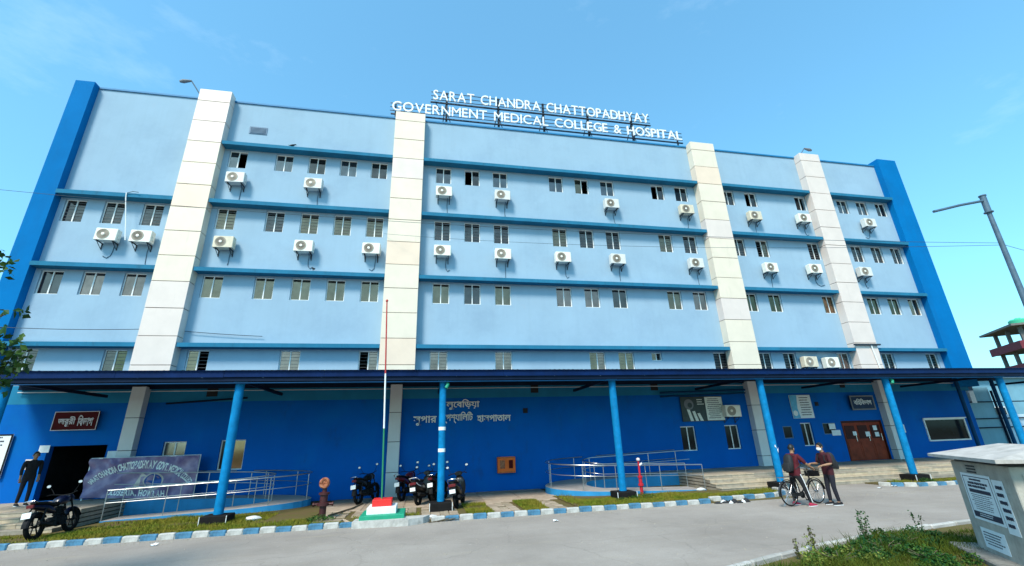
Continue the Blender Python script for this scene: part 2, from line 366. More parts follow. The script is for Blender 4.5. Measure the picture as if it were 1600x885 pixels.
# ------------------------------------------------------------------ lettering (text curves turned to meshes, in one batch)
ROOF1, ROOF2 = 'SARAT CHANDRA CHATTOPADHYAY', 'GOVERNMENT MEDICAL COLLEGE & HOSPITAL'
ARC, BOT = 'SARAT CHANDRA CHATTOPADHYAY GOVT. MEDICAL COLLEGE', 'ULUBERIA, HOWRAH'
BN = ['উলুেবড়িয়া', 'সুপার', 'েস্পশ্যািলিট', 'হাসপাতাল', 'জরুরী', 'িবভাগ', 'বিহিবভাগ']
BN[0] = 'উলুেবিড়য়া'; BN[6] = 'বিহিবভাগ'
_req = sorted(set(ROOF1+ROOF2)-{' '})+BN+[c+'*' for c in sorted(set(ARC+BOT)-{' '})]      # starred: the heavier banner face
GL = {}
def glyphs():
    tmp = []
    for t in _req:
        c = bpy.data.curves.new('g', 'FONT'); c.body = t.rstrip('*'); c.size = 1.0; c.extrude = 0.05 if len(t) == 1 else 0.03; c.resolution_u = 3
        c.offset = 0.0 if len(t) == 1 else (0.035 if t[-1] == '*' else 0.016)
        o = bpy.data.objects.new('g', c); COL.objects.link(o); tmp.append((t, o))
    bpy.context.view_layer.update(); dg = bpy.context.evaluated_depsgraph_get()
    for t, o in tmp:
        me = bpy.data.meshes.new_from_object(o.evaluated_get(dg))
        v = np.empty(len(me.vertices)*3, dtype=np.float32); me.vertices.foreach_get('co', v)
        GL[t] = (v.reshape(-1, 3), [tuple(p.vertices) for p in me.polygons]); bpy.data.meshes.remove(me)
    for t, o in tmp:
        c = o.data; bpy.data.objects.remove(o); bpy.data.curves.remove(c)
glyphs()
def glyph(t, place):        # place(u, v, w) -> world point; glyph coordinates u (right) v (up) w (thickness)
    v, f = GL[t]; mb = MB(); mb.add([place(float(p[0]), float(p[1]), float(p[2])) for p in v], f); return mb
def layout(s, gap=0.10, space=0.38, suf=''):
    x = 0; out = []
    for ch in s:
        if ch == ' ': x += space; continue
        ch += suf; v = GL[ch][0]; lo, hi = float(v[:,0].min()), float(v[:,0].max())
        out.append((ch, x-lo, x+(hi-lo)/2)); x += hi-lo+gap
    return out, x-gap

# ================================================================== SETTING
WY = 21.0                                # facade plane
structure(MB().box(-900, 900, -400, 1500, -0.6, 0.0).build('ground', 'soil'))
structure(MB().box(-160, 160, -22, 14.12, -0.3, 0.006).build('road', 'road'))
structure(MB().box(12.4, 60, 14.12, 16.5, -0.3, 0.005).build('road', 'road'))

# forecourt concrete in front of the wall between the two ramps
fc = structure(MB().box(-3.4, 5.2, 17.3, 20.98, -0.2, 0.010).build('pavement', 'concrete'))
for gx in range(6):
    for gy in range(3):
        x0 = -3.36+gx*1.42; y0 = 17.34+gy*1.21
        q = MB().cbox(x0+0.02, x0+1.38, y0+0.02, y0+1.17, 0.0, 0.022+0.008*rnd.random(), 0.008)
        q.build('paving_slab', rnd.choice(['concrete', 'paver_a', 'concrete', 'paver_b']), fc)
pv = structure(MB().box(-3.2, 4.9, 14.34, 17.28, -0.2, 0.006).build('pavement', 'soil'))
pa = MB().cbox(-0.135, 0.135, -0.12, 0.12, 0.0, 0.03, 0.008)
pme = [pa.mesh('paver', 'paver_a'), pa.mesh('paver', 'paver_b'), pa.mesh('paver', 'concrete')]
for (x0, x1, yb) in ((-3.1, -2.2, 14.9), (0.05, 1.4, 14.6), (2.25, 3.2, 14.45), (4.05, 4.9, 14.45), (-2.1, -0.1, 15.9)):
    nx = max(1, int((x1-x0)/0.285)); y = yb
    while y < 17.1:
        for i in range(nx):
            if rnd.random() < 0.07: continue
            link('paver', rnd.choice(pme), pv, (x0+0.14+i*0.285+rnd.uniform(-.008,.008), y+0.12, 0.002+rnd.uniform(-.012,.01)), (rnd.uniform(-.02,.02), rnd.uniform(-.02,.02), rnd.uniform(-.03,.03)))
        y += 0.262

# kerbs, each painted block a piece of its own
def kerb(path, mats, lw=0.40, w=0.15, h=0.135, name='kerb'):
    root = None; pts = [Vector((*p, 0)) for p in path]; acc = []
    tot = sum((pts[i+1]-pts[i]).length for i in range(len(pts)-1)); n = max(1, round(tot/lw)); step = tot/n
    def at(d):
        for i in range(len(pts)-1):
            l = (pts[i+1]-pts[i]).length
            if d <= l or i == len(pts)-2: return pts[i]+(pts[i+1]-pts[i])*(d/l)
            d -= l
    core = MB(); 
    for i in range(n):
        a, b = at(i*step), at((i+1)*step); t = (b-a).normalized(); nrm = Vector((-t.y, t.x, 0))
        core.add([a-nrm*.05, b-nrm*.05, b+nrm*.05, a+nrm*.05, a-nrm*.05+Vector((0,0,.06)), b-nrm*.05+Vector((0,0,.06)), b+nrm*.05+Vector((0,0,.06)), a+nrm*.05+Vector((0,0,.06))], [(0,3,2,1),(4,5,6,7),(0,1,5,4),(1,2,6,5),(2,3,7,6),(3,0,4,7)])
    root = structure(core.build(name, 'kerb_grey'))
    for i in range(n):
        a, b = at(i*step), at((i+1)*step); c = (a+b)/2; t = (b-a); ln = t.length
        q = MB().cbox(-ln/2+.006, ln/2-.006, -w/2, w/2, -0.05, h+rnd.uniform(-.012,.012), 0.022)
        link('kerb_block', q.mesh('kerb_block', mats[i % len(mats)]), root, (c.x+rnd.uniform(-.006,.006), c.y+rnd.uniform(-.008,.008), 0), (rnd.uniform(-.02,.02), rnd.uniform(-.015,.015), math.atan2(t.y, t.x)+rnd.uniform(-.012,.012)))
    return root
kerb([(-16.0, 14.2), (-1.75, 14.2)], ['kerb_white', 'kerb_blue'])
kerb([(0.32, 14.2), (9.1, 14.2)], ['kerb_white', 'kerb_blue'])
kerb([(9.35, 14.62), (10.6, 14.55), (11.7, 14.62), (12.5, 14.95), (12.95, 15.45), (13.05, 16.1)], ['kerb_white', 'kerb_blue'])
kerb([(17.4, 15.7), (17.55, 15.2), (18.1, 14.85), (19.2, 14.75), (22.5, 14.8)], ['kerb_white', 'kerb_blue'])
kerb([(4.6, 7.25), (6.9, 8.0), (9.2, 8.62), (11.8, 8.95), (15.5, 9.1)], ['kerb_white', 'kerb_grey', 'kerb_grey', 'kerb_white'], 0.8, 0.10, 0.13)
# white rendered apron round the flag platform
structure(MB().slab([(-1.78, 13.86), (-0.30, 13.72), (0.10, 13.95), (0.28, 14.30), (-1.75, 14.40)], -0.05, 0.17).build('kerb', 'kerb_white'))

# soil under the verges
def verge(poly, z): return structure(MB().slab(poly, -0.2, z).build('verge', 'soil'))
verge([(-16, 14.28), (-3.25, 14.28), (-3.25, 17.3), (-3.9, 20.9), (-9.9, 18.2), (-10.2, 16.4), (-16, 16.3)], 0.035)
verge([(4.95, 14.28), (9.3, 14.28), (9.4, 14.65), (11.7, 14.7), (12.85, 15.4), (12.9, 16.3), (10.9, 17.0), (4.95, 18.0)], 0.04)
verge([(17.5, 15.7), (17.7, 15.2), (18.2, 14.95), (22.4, 14.9), (22.4, 16.4), (17.5, 16.4)], 0.05)
verge([(4.6, 7.15), (6.9, 7.9), (9.2, 8.52), (11.8, 8.85), (15.5, 9.0), (15.5, 2.0), (3.0, 2.0)], 0.06)

def grass(poly_rects, n, h0, h1, seed, name, label, mat='grass'):
    rg = np.random.default_rng(seed); areas = np.array([(r[1]-r[0])*(r[3]-r[2])*r[4] for r in poly_rects]); T = []
    for r, k in zip(poly_rects, (areas/areas.sum()*n).astype(int)):
        x = rg.uniform(r[0], r[1], k); y = rg.uniform(r[2], r[3], k)
        keep = (np.sin(x*2.1+1.3*np.sin(y*1.7))+np.sin(y*2.9+x*0.8)+rg.normal(0, .7, k)) > -0.9
        x, y = x[keep], y[keep]; k = len(x)
        a = rg.uniform(0, 6.283, k); w = rg.uniform(.006, .014, k); h = rg.uniform(h0, h1, k)*(1+.6*np.sin(x*1.3)*np.sin(y*2.2)); l = rg.normal(0, .5, (k, 2))*h[:,None]
        V = np.zeros((k, 3, 3)); V[:,0,0] = x-w*np.cos(a); V[:,0,1] = y-w*np.sin(a); V[:,1,0] = x+w*np.cos(a); V[:,1,1] = y+w*np.sin(a)
        V[:,2,0] = x+l[:,0]; V[:,2,1] = y+l[:,1]; V[:,2,2] = h; V[:,:,2] += .035; T.append(V)
    o = link(name, fast_tris(name, np.concatenate(T), mat)); o['kind'] = 'stuff'; tag(o, label, 'grass'); return o
grass([(-13, -3.2, 14.3, 15.9, 1), (-9.6, -4.6, 15.9, 17.6, .8), (-8, -5, 17.6, 18.2, .5)], 42000, .03, .09, 1, 'grass', 'patchy short grass of the verge below the left ramp')
grass([(4.95, 9.3, 14.3, 16.6, 1), (9.3, 12.4, 14.85, 16.2, 1), (5.0, 5.6, 16.6, 17.8, .4), (12.4, 12.8, 15.4, 16.2, 1)], 36000, .03, .10, 2, 'grass', 'green short grass of the verge below the right ramp')
grass([(1.42, 2.22, 14.35, 17.2, 1), (3.22, 4.02, 14.35, 17.2, 1), (-2.0, 0.0, 14.4, 15.8, .25), (-3.2, -2.2, 14.35, 14.9, 1)], 15000, .03, .08, 3, 'grass', 'yellowish grass strips between the concrete paver strips')
grass([(18.2, 22.3, 15.0, 16.2, 1)], 4000, .03, .10, 4, 'grass', 'small grass island round the canopy post at the right entrance')
grass([(4.9, 11.5, 5.2, 7.3, 1), (7.0, 12.0, 7.3, 8.3, 1)], 26000, .05, .20, 5, 'grass', 'tall rough grass on the near bank beside the concrete kiosk', 'grass_bank')

# ================================================================== HOSPITAL
H = thing('hospital_building', 'long five storey light blue hospital building with cream clad pillars and dark blue ground floor', 'building', (7.0, 24.0, 0.0), world=True)
WW = 0.843
ZR = {'A': (15.30, 16.29), 'B': (11.90, 13.02), 'C': (8.50, 9.57), 'D': (5.10, 6.16)}
X = dict(a1=-16.2,a2=-14.65,a3=-13.08,b1=-9.99,b2=-7.83,b3=-6.25,b4=-4.7,b5=-3.15,c1=.23,c2=1.79,c3=3.35,c4=6.59,c5=8.14,c6=9.71,c7=12.93,c8=14.48,d1=17.68,d2=19.28,d3=22.92,e1=26.12,e2=27.64,e3=29.16)
wins = []          # x0, x1, z0, z1, left pane, right pane, grille
special = {('A','b1'):('pane_pale','open'), ('A','c2'):('open','pane_grey'), ('A','c5'):('pane_warm','open'), ('A','c7'):('open','pane_grey'), ('A','c8'):('pane_dark','pane_grey'),
 ('A','d2'):('open','pane_grey'), ('A','d3'):('pane_dark','open'), ('B','d2'):('open','pane_warm'), ('B','d3'):('pane_dark','pane_dark'), ('A','e3'):('pane_grey','pane_dark'), ('B','e3'):('pane_grey','open')}
def tint(row, k):
    if row == 'A': return rnd.choice(['pane_grey', 'pane_pale', 'pane_pale'])
    if row == 'B': return rnd.choice(['pane_grey', 'pane_grey', 'pane_warm'])
    if row == 'C' and k[0] == 'b': return rnd.choice(['pane_warm', 'pane_warm', 'pane_beige'])
    if row == 'C' and k[0] in 'de': return rnd.choice(['pane_green', 'pane_warm'])
    return rnd.choice(['pane_grey', 'pane_warm', 'pane_beige'])
for row in 'ABC':
    for k, x in X.items():
        if row == 'A' and k[0] == 'a': continue
        l, r = special.get((row, k), (None, None)); t = tint(row, k)
        wins.append((x, x+WW, *ZR[row], l or t, r or t, row == 'B'))
for x, l, r in ((-16.2,'pane_grey','pane_grey'), (-13.05,'pane_grey','pane_green'), (-9.97,'pane_warm','open'), (-6.3,'pane_beige','pane_beige'), (-2.97,'open','pane_beige'), (.2,'pane_beige','pane_beige'), (3.3,'pane_beige','pane_beige'),
  (8.11,'pane_warm','pane_beige'), (9.67,'pane_warm','pane_warm'), (15.07,'pane_dark','pane_dark'), (17.75,'pane_dark','pane_dark'), (19.35,'pane_dark','open'), (22.85,'pane_pale','pane_pale'), (25.93,'pane_dark','pane_dark'), (29.1,'pane_dark','pane_green')):
    wins.append((x, x+WW, *ZR['D'], l, r, True))
wins.append((11.5, 12.08, 5.72, 6.14, 'pane_warm', 'open', True))
gw = [(-10.12, -9.30, 'pane_pale', 'pane_pale'), (-8.05, -7.12, 'pane_dark', 'pane_warm'), (12.5, 13.3, 'pane_dark', 'pane_dark'), (14.95, 15.72, 'pane_dark', 'pane_dark'), (19.40, 20.08, 'pane_dark', 'pane_dark')]
gwins = [(a, b, 1.32, 2.46, l, r, False) for a, b, l, r in gw]
EDOOR = (-14.02, -12.05, 0.5, 2.42); RDOOR = (21.92, 24.55, 0.5, 2.50); COUNTER = (27.35, 30.25, 1.30, 2.48); HATCH = (18.30, 18.85, 1.72, 2.32); HATCH2 = (20.75, 21.55, 1.85, 2.42)

def holed_wall(x0, x1, z0, z1, holes, y, t, name, mat):
    mb = MB(); zs = sorted({z0, z1, *[h[2] for h in holes], *[h[3] for h in holes]})
    for a, b in zip(zs, zs[1:]):
        zc = (a+b)/2; cut = sorted((h[0], h[1]) for h in holes if h[2] < zc < h[3]); x = x0
        for c0, c1 in cut+[(x1, x1)]:
            if c0 > x: mb.add([(x,y,a),(c0,y,a),(c0,y,b),(x,y,b)], [(0,1,2,3)])
            x = c1
    for h in holes:
        a, b, c, d = h[:4]
        mb.add([(a,y,c),(b,y,c),(b,y,d),(a,y,d),(a,y+t,c),(b,y+t,c),(b,y+t,d),(a,y+t,d)], [(0,4,5,1),(1,5,6,2),(2,6,7,3),(3,7,4,0)])
    return mb
wu = holed_wall(-17.2, 31.7, 4.70, 19.22, wins, WY, 0.30, 'wall', 'wall_light')
wu.add([(-17.2,WY,3.99),(-17.2,WY+16,3.99),(-17.2,WY+16,19.22),(-17.2,WY,19.22)], [(0,1,2,3)]).add([(31.7,WY,3.99),(31.7,WY+16,3.99),(31.7,WY+16,19.22),(31.7,WY,19.22)], [(0,1,2,3)])
wu.add([(-17.2,WY+16,3.99),(31.7,WY+16,3.99),(31.7,WY+16,19.22),(-17.2,WY+16,19.22)], [(0,1,2,3)])
def plain(mb, name, mat, parent):        # keep the winding as made (open sheets)
    me = bpy.data.meshes.new(name); me.from_pydata(mb.v, [], mb.f); me.materials.append(MATS[mat]); me.update(); return link(name, me, parent)
plain(wu, 'wall', 'wall_light', H)
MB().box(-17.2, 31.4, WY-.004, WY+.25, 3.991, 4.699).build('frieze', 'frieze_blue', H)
wl = holed_wall(-17.2, 31.1, 0.0, 3.99, gwins+[EDOOR, RDOOR, COUNTER, HATCH, HATCH2], WY, 0.30, 'lower_wall', 'wall_blue')
wl.add([(31.1,WY,0),(31.1,WY+16,0),(31.1,WY+16,3.99),(31.1,WY,3.99)], [(0,1,2,3)]).add([(-17.2,WY,0),(-17.2,WY+16,0),(-17.2,WY+16,3.99),(-17.2,WY,3.99)], [(0,1,2,3)])
plain(wl, 'lower_wall', 'wall_blue', H)
ib = MB().box(-17.1, 31.0, WY+0.31, WY+6.5, 0.48, 19.1)
# interior: a closed dark room shell behind the openings, its front face open
iv = [(-17.1,WY+.30,.45),(31.0,WY+.30,.45),(31.0,WY+5,.45),(-17.1,WY+5,.45),(-17.1,WY+.30,19.1),(31.0,WY+.30,19.1),(31.0,WY+5,19.1),(-17.1,WY+5,19.1)]
im = MB().add(iv, [(0,1,2,3),(4,7,6,5),(1,5,6,2),(2,6,7,3),(3,7,4,0)])
for zf in (4.2, 7.6, 11.0, 14.4): im.box(-17.05, 30.95, WY+.31, WY+4.9, zf, zf+.12)
for xf in (-15.0, -11.2, -1.2, 5.2, 12.3, 16.6, 20.9, 24.6, 27.0): im.box(xf, xf+.1, WY+.32, WY+4.8, .5, 19.0)
plain(im, 'interior', 'interior', H)
MB().box(-17.3, 31.75, WY-0.06, WY+16.1, 19.22, 19.31).build('coping', 'coping', H)

# windows: frame is the part, panes and grille its sub-parts
def window(w):
    x0, x1, z0, z1, l, r, g = w; y = WY+0.115; t = 0.042; xm = (x0+x1)/2; f = MB()
    f.box(x0, x0+t, y-.03, y+.03, z0, z1); f.box(x1-t, x1, y-.03, y+.03, z0, z1)
    f.box(x0+t, x1-t, y-.03, y+.03, z0, z0+t); f.box(x0+t, x1-t, y-.03, y+.03, z1-t, z1); f.box(xm-.024, xm+.024, y-.026, y+.026, z0+t, z1-t)
    o = f.build('window', 'frame_white', H)
    # a thin painted sill
    for a, b, m, dy in ((x0+t+.002, xm-.026, l, -.006), (xm+.026, x1-t-.002, r, .008)):
        if m == 'open': continue
        p = MB().box(a, b, y+dy-.004, y+dy+.004, z0+t+.002, z1-t-.002).build('pane', m, None); p.parent = o
    if g:
        q = MB(); n = 6 if z1-z0 > .8 else 3
        for i in range(n):
            z = z0+.09+(z1-z0-.16)*(i+.5)/n; q.box(x0+t+.003, x1-t-.003, y-.022, y-.012, z-.006, z+.006)
        q.build('grille', 'grille').parent = o
    return o
for w in wins+gwins: window(w)
q = MB(); a, b, c, d = COUNTER
for bx in ((a, a+.07, c, d), (b-.07, b, c, d), (a+.07, b-.07, c, c+.07), (a+.07, b-.07, d-.07, d)): q.box(bx[0], bx[1], WY-.05, WY+.06, bx[2], bx[3])
q.box(a-.05, b+.05, WY-.14, WY-.052, d-.01, d+.04)
cw = q.build('window', 'frame_white', H); MB().box(a+.072, b-.072, WY+.0, WY+.012, c+.072, d-.072).build('pane', 'pane_dark').parent = cw
for hx in (HATCH, HATCH2):
    a, b, c, d = hx; q = MB()
    for bx in ((a, a+.04, c, d), (b-.04, b, c, d), (a+.04, b-.04, c, c+.04), (a+.04, b-.04, d-.04, d)): q.box(bx[0], bx[1], WY+.02, WY+.08, bx[2], bx[3])
    cw = q.build('window', 'vent_blue', H); MB().box(a+.042, b-.042, WY+.05, WY+.058, c+.042, d-.042).build('pane', 'pane_dark').parent = cw

# sunshade ledges per bay and storey
BAYS = [(-16.35, -11.73), (-10.22, -2.04), (-0.43, 15.80), (17.44, 23.74), (25.25, 30.2)]
for row, (zb, zt) in {'A': (16.34, 16.54), 'B': (13.07, 13.28), 'C': (9.62, 9.82), 'D': (6.21, 6.40)}.items():
    for i, (a, b) in enumerate(BAYS):
        if row == 'A' and i == 0: continue
        q = MB(); y0 = WY-0.46
        q.prism([(0,0),(1,0),(1,1),(0,1)], 0, 0)
        q = MB().add([(a,WY,zb),(a,y0+.01,zb+.03),(a,y0,zb-.005),(a,y0-.0,zt-.02),(a,WY,zt+.03)]+[(b,WY,zb),(b,y0+.01,zb+.03),(b,y0,zb-.005),(b,y0,zt-.02),(b,WY,zt+.03)],
            [(0,1,2,3,4),(9,8,7,6,5),(0,5,6,1),(1,6,7,2),(2,7,8,3),(3,8,9,4),(4,9,5,0)])
        q.build('sunshade', 'band_blue', H)
# clad pillars, each cladding panel a piece
PIL = [(-11.72, -10.24, 'clad_a'), (-2.03, -0.44, 'clad_a'), (15.81, 17.43, 'clad_a'), (23.75, 25.24, 'clad_b')]
for pi, (a, b, base) in enumerate(PIL):
    root = MB().box(a+.03, b-.03, WY-.47, WY+.2, 4.9, 19.2).build('pillar', 'clad_core', H)
    z = 19.36 if pi else 19.50; zn = 18.78
    while z > 5.0:
        z0 = max(zn, 4.9); k = (pi*31+int(z*10)) % 7
        m = base if k < 5 or pi == 3 else ('clad_b' if k < 6 else 'clad_c')
        if pi == 0 and z > 17.2: m = 'clad_b'
        if pi == 0 and z < 9.3: m = 'clad_b'
        d = rnd.uniform(-.006, .006)
        MB().cbox(a+rnd.uniform(-.004,.004), b+rnd.uniform(-.004,.004), WY-.50+d, WY-.001, z0+.014, z-.014, 0.008).build('cladding_panel', m).parent = root
        z, zn = z0, z0-1.213
for pi, (a, b) in enumerate([(-11.5, -11.0), (-1.45, -0.95), (16.47, 16.98), (24.66, 25.16)]):
    root = MB().box(a+.02, b-.02, WY-.33, WY+.1, 0.03, 4.62).build('pillar', 'clad_core', H); z = 4.60
    for i in range(4):
        z0 = max(z-1.21, 0.02); MB().cbox(a, b, WY-.36, WY-.001, z0+.013, z-.013, .006).build('cladding_panel', 'clad_low').parent = root; z = z0
MB().box(23.62, 25.36, WY-.62, WY-.51, 6.50, 6.58).build('drip_tray', 'steel_dark', H)
MB().cyl((24.75, WY-.56, 6.5), (24.95, WY-.56, 4.6), .035).build('drain_pipe', 'frame_white', H)
MB().box(-17.22, -16.40, WY-.36, WY+1.0, 4.2, 19.34).build('corner_strip', 'strip_blue', H)
MB().box(30.22, 31.74, WY-.36, WY+1.0, 4.2, 19.62).build('corner_strip', 'strip_blue', H)
# louvred ventilator in the parapet
vf = MB().box(-9.30, -8.46, WY-.03, WY-.001, 17.39, 17.82).build('ventilator', 'vent_blue', H)
for i in range(5): 
    s_ = MB().box(-9.24, -8.52, WY-.055, WY-.031, 17.44+i*.072, 17.475+i*.072).build('slat', 'vent_blue'); s_.parent = vf
# dark exhaust openings below the canopy
for x, z, w in ((5.0, 4.18, .36), (4.58, 3.26, .22), (11.2, 4.22, .38), (22.5, 4.24, .3), (20.6, 3.3, .2), (-8.9, 4.2, .4)):
    q = MB().box(x, x+w, WY-.04, WY-.002, z, z+w*1.02); q.build('exhaust_vent', 'dark_gap', H)
# timber double door
dr = MB(); a, b, c, d = RDOOR
for bx in ((a, a+.09, c, d), (b-.09, b, c, d), (a+.09, b-.09, d-.09, d)): dr.box(bx[0], bx[1], WY+.01, WY+.12, bx[2], bx[3])
dr = dr.build('door', 'wood_dark', H); n = 3; w = (b-a-.18)/n
for i in range(n):
    x0 = a+.09+i*w; lf = MB().box(x0+.006, x0+w-.006, WY+.05, WY+.09, c+.01, d-.1)
    lf.box(x0+.1, x0+w-.1, WY+.034, WY+.049, c+.15, c+.95); lf.box(x0+.1, x0+w-.1, WY+.034, WY+.049, c+1.08, d-.25, 1)
    lf.build('door_leaf', ['wood', 'wood_dark']).parent = dr
    MB().cyl((x0+w-.12, WY+.02, c+.95), (x0+w-.12, WY+.02, c+1.3), .014).build('handle', 'chrome').parent = dr

# ------------------------------------------------------------------ rooftop lettering
RS = thing('rooftop_sign', 'white two line lettering on a steel frame along the hospital roof', 'sign', (7.0, 21.4, 19.3), world=True)
def roof_line(s, x0, x1, z0, hgt, y):
    lay, tot = layout(s, .11, .42); sx = (x1-x0)/tot; sz = hgt/0.70
    for ch, off, _ in lay:
        glyph(ch, lambda u, v, w: (x0+(off+u)*sx, y-w*1.1, z0+v*sz)).build('letter', 'sign_white', RS)
    for k in (0.12, 0.5, 0.9): MB().box(x0-.12, x1+.12, y+.075, y+.10, z0+hgt*k-.020, z0+hgt*k+.020).build('rail', 'steel_dark', RS)
roof_line(ROOF1, -0.05, 13.72, 21.12, 0.70, 21.30); roof_line(ROOF2, -2.33, 15.83, 20.0, 0.66, 21.26)
MB().box(-.2, 13.85, 21.36, 21.44, 20.98, 21.05).build('rail', 'steel_dark', RS); MB().box(-2.4, 15.95, 21.34, 21.42, 19.84, 19.90).build('rail', 'steel_dark', RS)
for x in (0.75, 3.86, 6.68, 9.58, 12.55):
    MB().box(x-.06, x+.06, 21.42, 21.52, 19.25, 21.85).build('post', 'steel_dark', RS); MB().cyl((x-.05, 21.5, 21.0), (x-.3, 22.3, 19.3), .028, n=6).build('brace', 'steel_dark', RS)
    MB().cyl((x+.05, 21.5, 20.4), (x+.42, 21.7, 19.3), .024, n=6).build('brace', 'steel_dark', RS)
for x in (-2.15, 15.6): MB().box(x-.035, x+.035, 21.36, 21.44, 19.3, 20.6).build('post', 'steel_dark', RS)
MB().cyl((13.6, 21.42, 21.0), (12.55, 21.5, 20.0), .028, n=6).build('brace', 'steel_dark', RS); MB().cyl((0.1, 21.42, 21.0), (.6, 21.5, 20.2), .022, n=6).build('brace', 'steel_dark', RS)

# ------------------------------------------------------------------ air conditioners
def ac_meshes():
    d = {}
    b = MB().cbox(-.42, .42, -.46, -.14, 0, .56, .02); b.box(.421, .45, -.36, -.22, .12, .34); d['casing'] = b.mesh('casing', 'ac_white'); d['casing2'] = b.mesh('casing', 'ac_old'); d['casing3'] = b.mesh('casing', 'ac_grey')
    g = MB().lathe([(.235, -.461), (.235, -.475), (.205, -.475), (.205, -.463)], (-.11, 0, .28), 24, 0, 'y'); 
    for r in (.175, .14, .105):
        g.lathe([(r+.010, -.463), (r+.010, -.472), (r-.006, -.472), (r-.006, -.463)], (-.11, 0, .28), 20, 0, 'y')
    d['fan_guard'] = g.mesh('fan_guard', 'ac_grille')
    d['fan_disc'] = MB().lathe([(.203, -.4605), (.203, -.4625), (0.08, -.4625)], (-.11, 0, .28), 20, 0, 'y').mesh('fan_disc', 'ac_dark')
    d['fan_hub'] = MB().lathe([(.066, -.463), (.066, -.481), (.03, -.488), (.004, -.489)], (-.11, 0, .28), 16, 0, 'y').mesh('fan_hub', 'ac_white')
    for sx in (-1, 1):
        k = MB().box(sx*.30-.02, sx*.30+.02, -.46, 0, -.04, -.002); k.box(sx*.30-.018, sx*.30+.018, -.03, 0, -.30, -.042); k.cyl((sx*.30, -.42, -.03), (sx*.30, -.02, -.28), .014, n=6); d['bracket%d' % sx] = k.mesh('bracket', 'steel_dark')
    return d
ACM = ac_meshes()
ac_list = [(-13.96,11.18,'left of the two air conditioner units in the leftmost bay'), (-12.62,11.17,'right of the two air conditioner units in the leftmost bay'),
 (-9.32,14.52,'top row air conditioner unit beside the tallest left pillar'), (-5.78,14.49,'top row air conditioner unit under the third window right of the tall left pillar'),
 (-9.26,11.08,'second row air conditioner unit beside the tall left pillar'), (-5.82,11.07,'second row air conditioner unit midway between the two left pillars'), (-2.75,11.10,'second row air conditioner unit just left of the flagpole pillar'),
 (0.68,14.58,'top row air conditioner unit, first right of the flagpole pillar'), (3.81,14.60,'top row air conditioner unit, second right of the flagpole pillar'), (10.11,14.57,'top row air conditioner unit, third right of the flagpole pillar'), (14.82,14.55,'top row air conditioner unit at the right end of the wide middle bay'),
 (0.68,11.17,'second row air conditioner unit, first right of the flagpole pillar'), (3.76,11.14,'second row air conditioner unit, second right of the flagpole pillar'), (6.99,11.12,'second row air conditioner unit at the centre of the wide middle bay'), (10.09,11.16,'second row air conditioner unit, fourth right of the flagpole pillar'), (14.79,11.14,'second row air conditioner unit at the right end of the wide middle bay'),
 (19.36,14.45,'top row air conditioner unit, left one between the two right pillars'), (22.85,14.52,'top row air conditioner unit, right one between the two right pillars'), (19.59,11.08,'second row air conditioner unit, left one between the two right pillars'), (22.63,11.13,'second row air conditioner unit, right one between the two right pillars'),
 (27.76,14.52,'top row air conditioner unit in the rightmost bay'), (26.20,11.09,'second row air conditioner unit in the rightmost bay'),
 (20.62,5.60,'left of the two air conditioner units just above the canopy'), (22.01,5.56,'right of the two air conditioner units just above the canopy'), (15.30,3.13,'air conditioner unit under the canopy beside the smoking poster')]
for i, (x, z, lab) in enumerate(ac_list):
    r = thing('air_conditioner', 'white '+lab, 'air conditioner', (x, WY, z-.28), 0, 'outdoor air conditioner units on the facade')
    for nm in ('casing', 'fan_guard', 'fan_disc', 'fan_hub', 'bracket-1', 'bracket1'): link(nm.rstrip('-1') if nm.startswith('br') else nm, ACM[('casing', 'casing2', 'casing3', 'casing')[(i*7+i//3) % 4]] if nm == 'casing' else ACM[nm], r)
    r.rotation_euler = (0, rnd.uniform(-.02, .02), rnd.uniform(-.03, .03))
    if z > 6.5:
        dx = .05+.25*rnd.random()*(1 if i % 2 else -1); dz = -.55-.35*rnd.random()
        MB().tube([(.2, -.2, .02), (.2, -.03, -.12), (.18, -.016, -.35), (.18+dx*.2, -.014, dz), (.18+dx, -.016, dz-.12), (.18+dx*2, -.014, dz-.04)], .016, 6).build('pipe', 'pipe', r, True)

# small rooftop lamps, aerial, crows
def roof_lamp(p, q, label):
    t = thing('roof_lamp', label, 'lamp', p, 0, world=True); p = Vector(p); q = Vector(q)
    MB().tube([p, p+(q-p)*.6, q], .03, 8).build('arm', 'lamp_steel', t, True)
    d = (q-p); d.z = 0; d.normalize(); hb = MB()
    h0 = q; h1 = q+d*.34-Vector((0,0,.10)); hb.cyl(h0, h1, .05, .11, 10); hb.cyl(h1, h1+d*.16-Vector((0,0,.05)), .11, .06, 10); hb.build('lamp_head', 'sign_grey', t, True)
roof_lamp((-11.80, 20.8, 19.3), (-12.35, 20.75, 20.12), 'small lamp on an arm above the tall left pillar')
roof_lamp((24.05, 20.8, 19.3), (24.55, 20.75, 19.95), 'small lamp on an arm above the right hand pillar')
ae = thing('aerial', 'thin white pipe with a small arm rising past the leftmost ledge', 'aerial', (-13.6, 20.5, 10.9), world=True)
MB().tube([(-13.12, 20.50, 10.9), (-13.3, 20.5, 11.8), (-13.56, 20.5, 12.95), (-13.60, 20.5, 13.25)], .022, 6).build('pole', 'white_paint', ae, True)
MB().tube([(-13.60, 20.5, 13.22), (-13.35, 20.48, 13.32), (-13.1, 20.45, 13.28)], .014, 6).build('arm', 'steel_dark', ae, True)
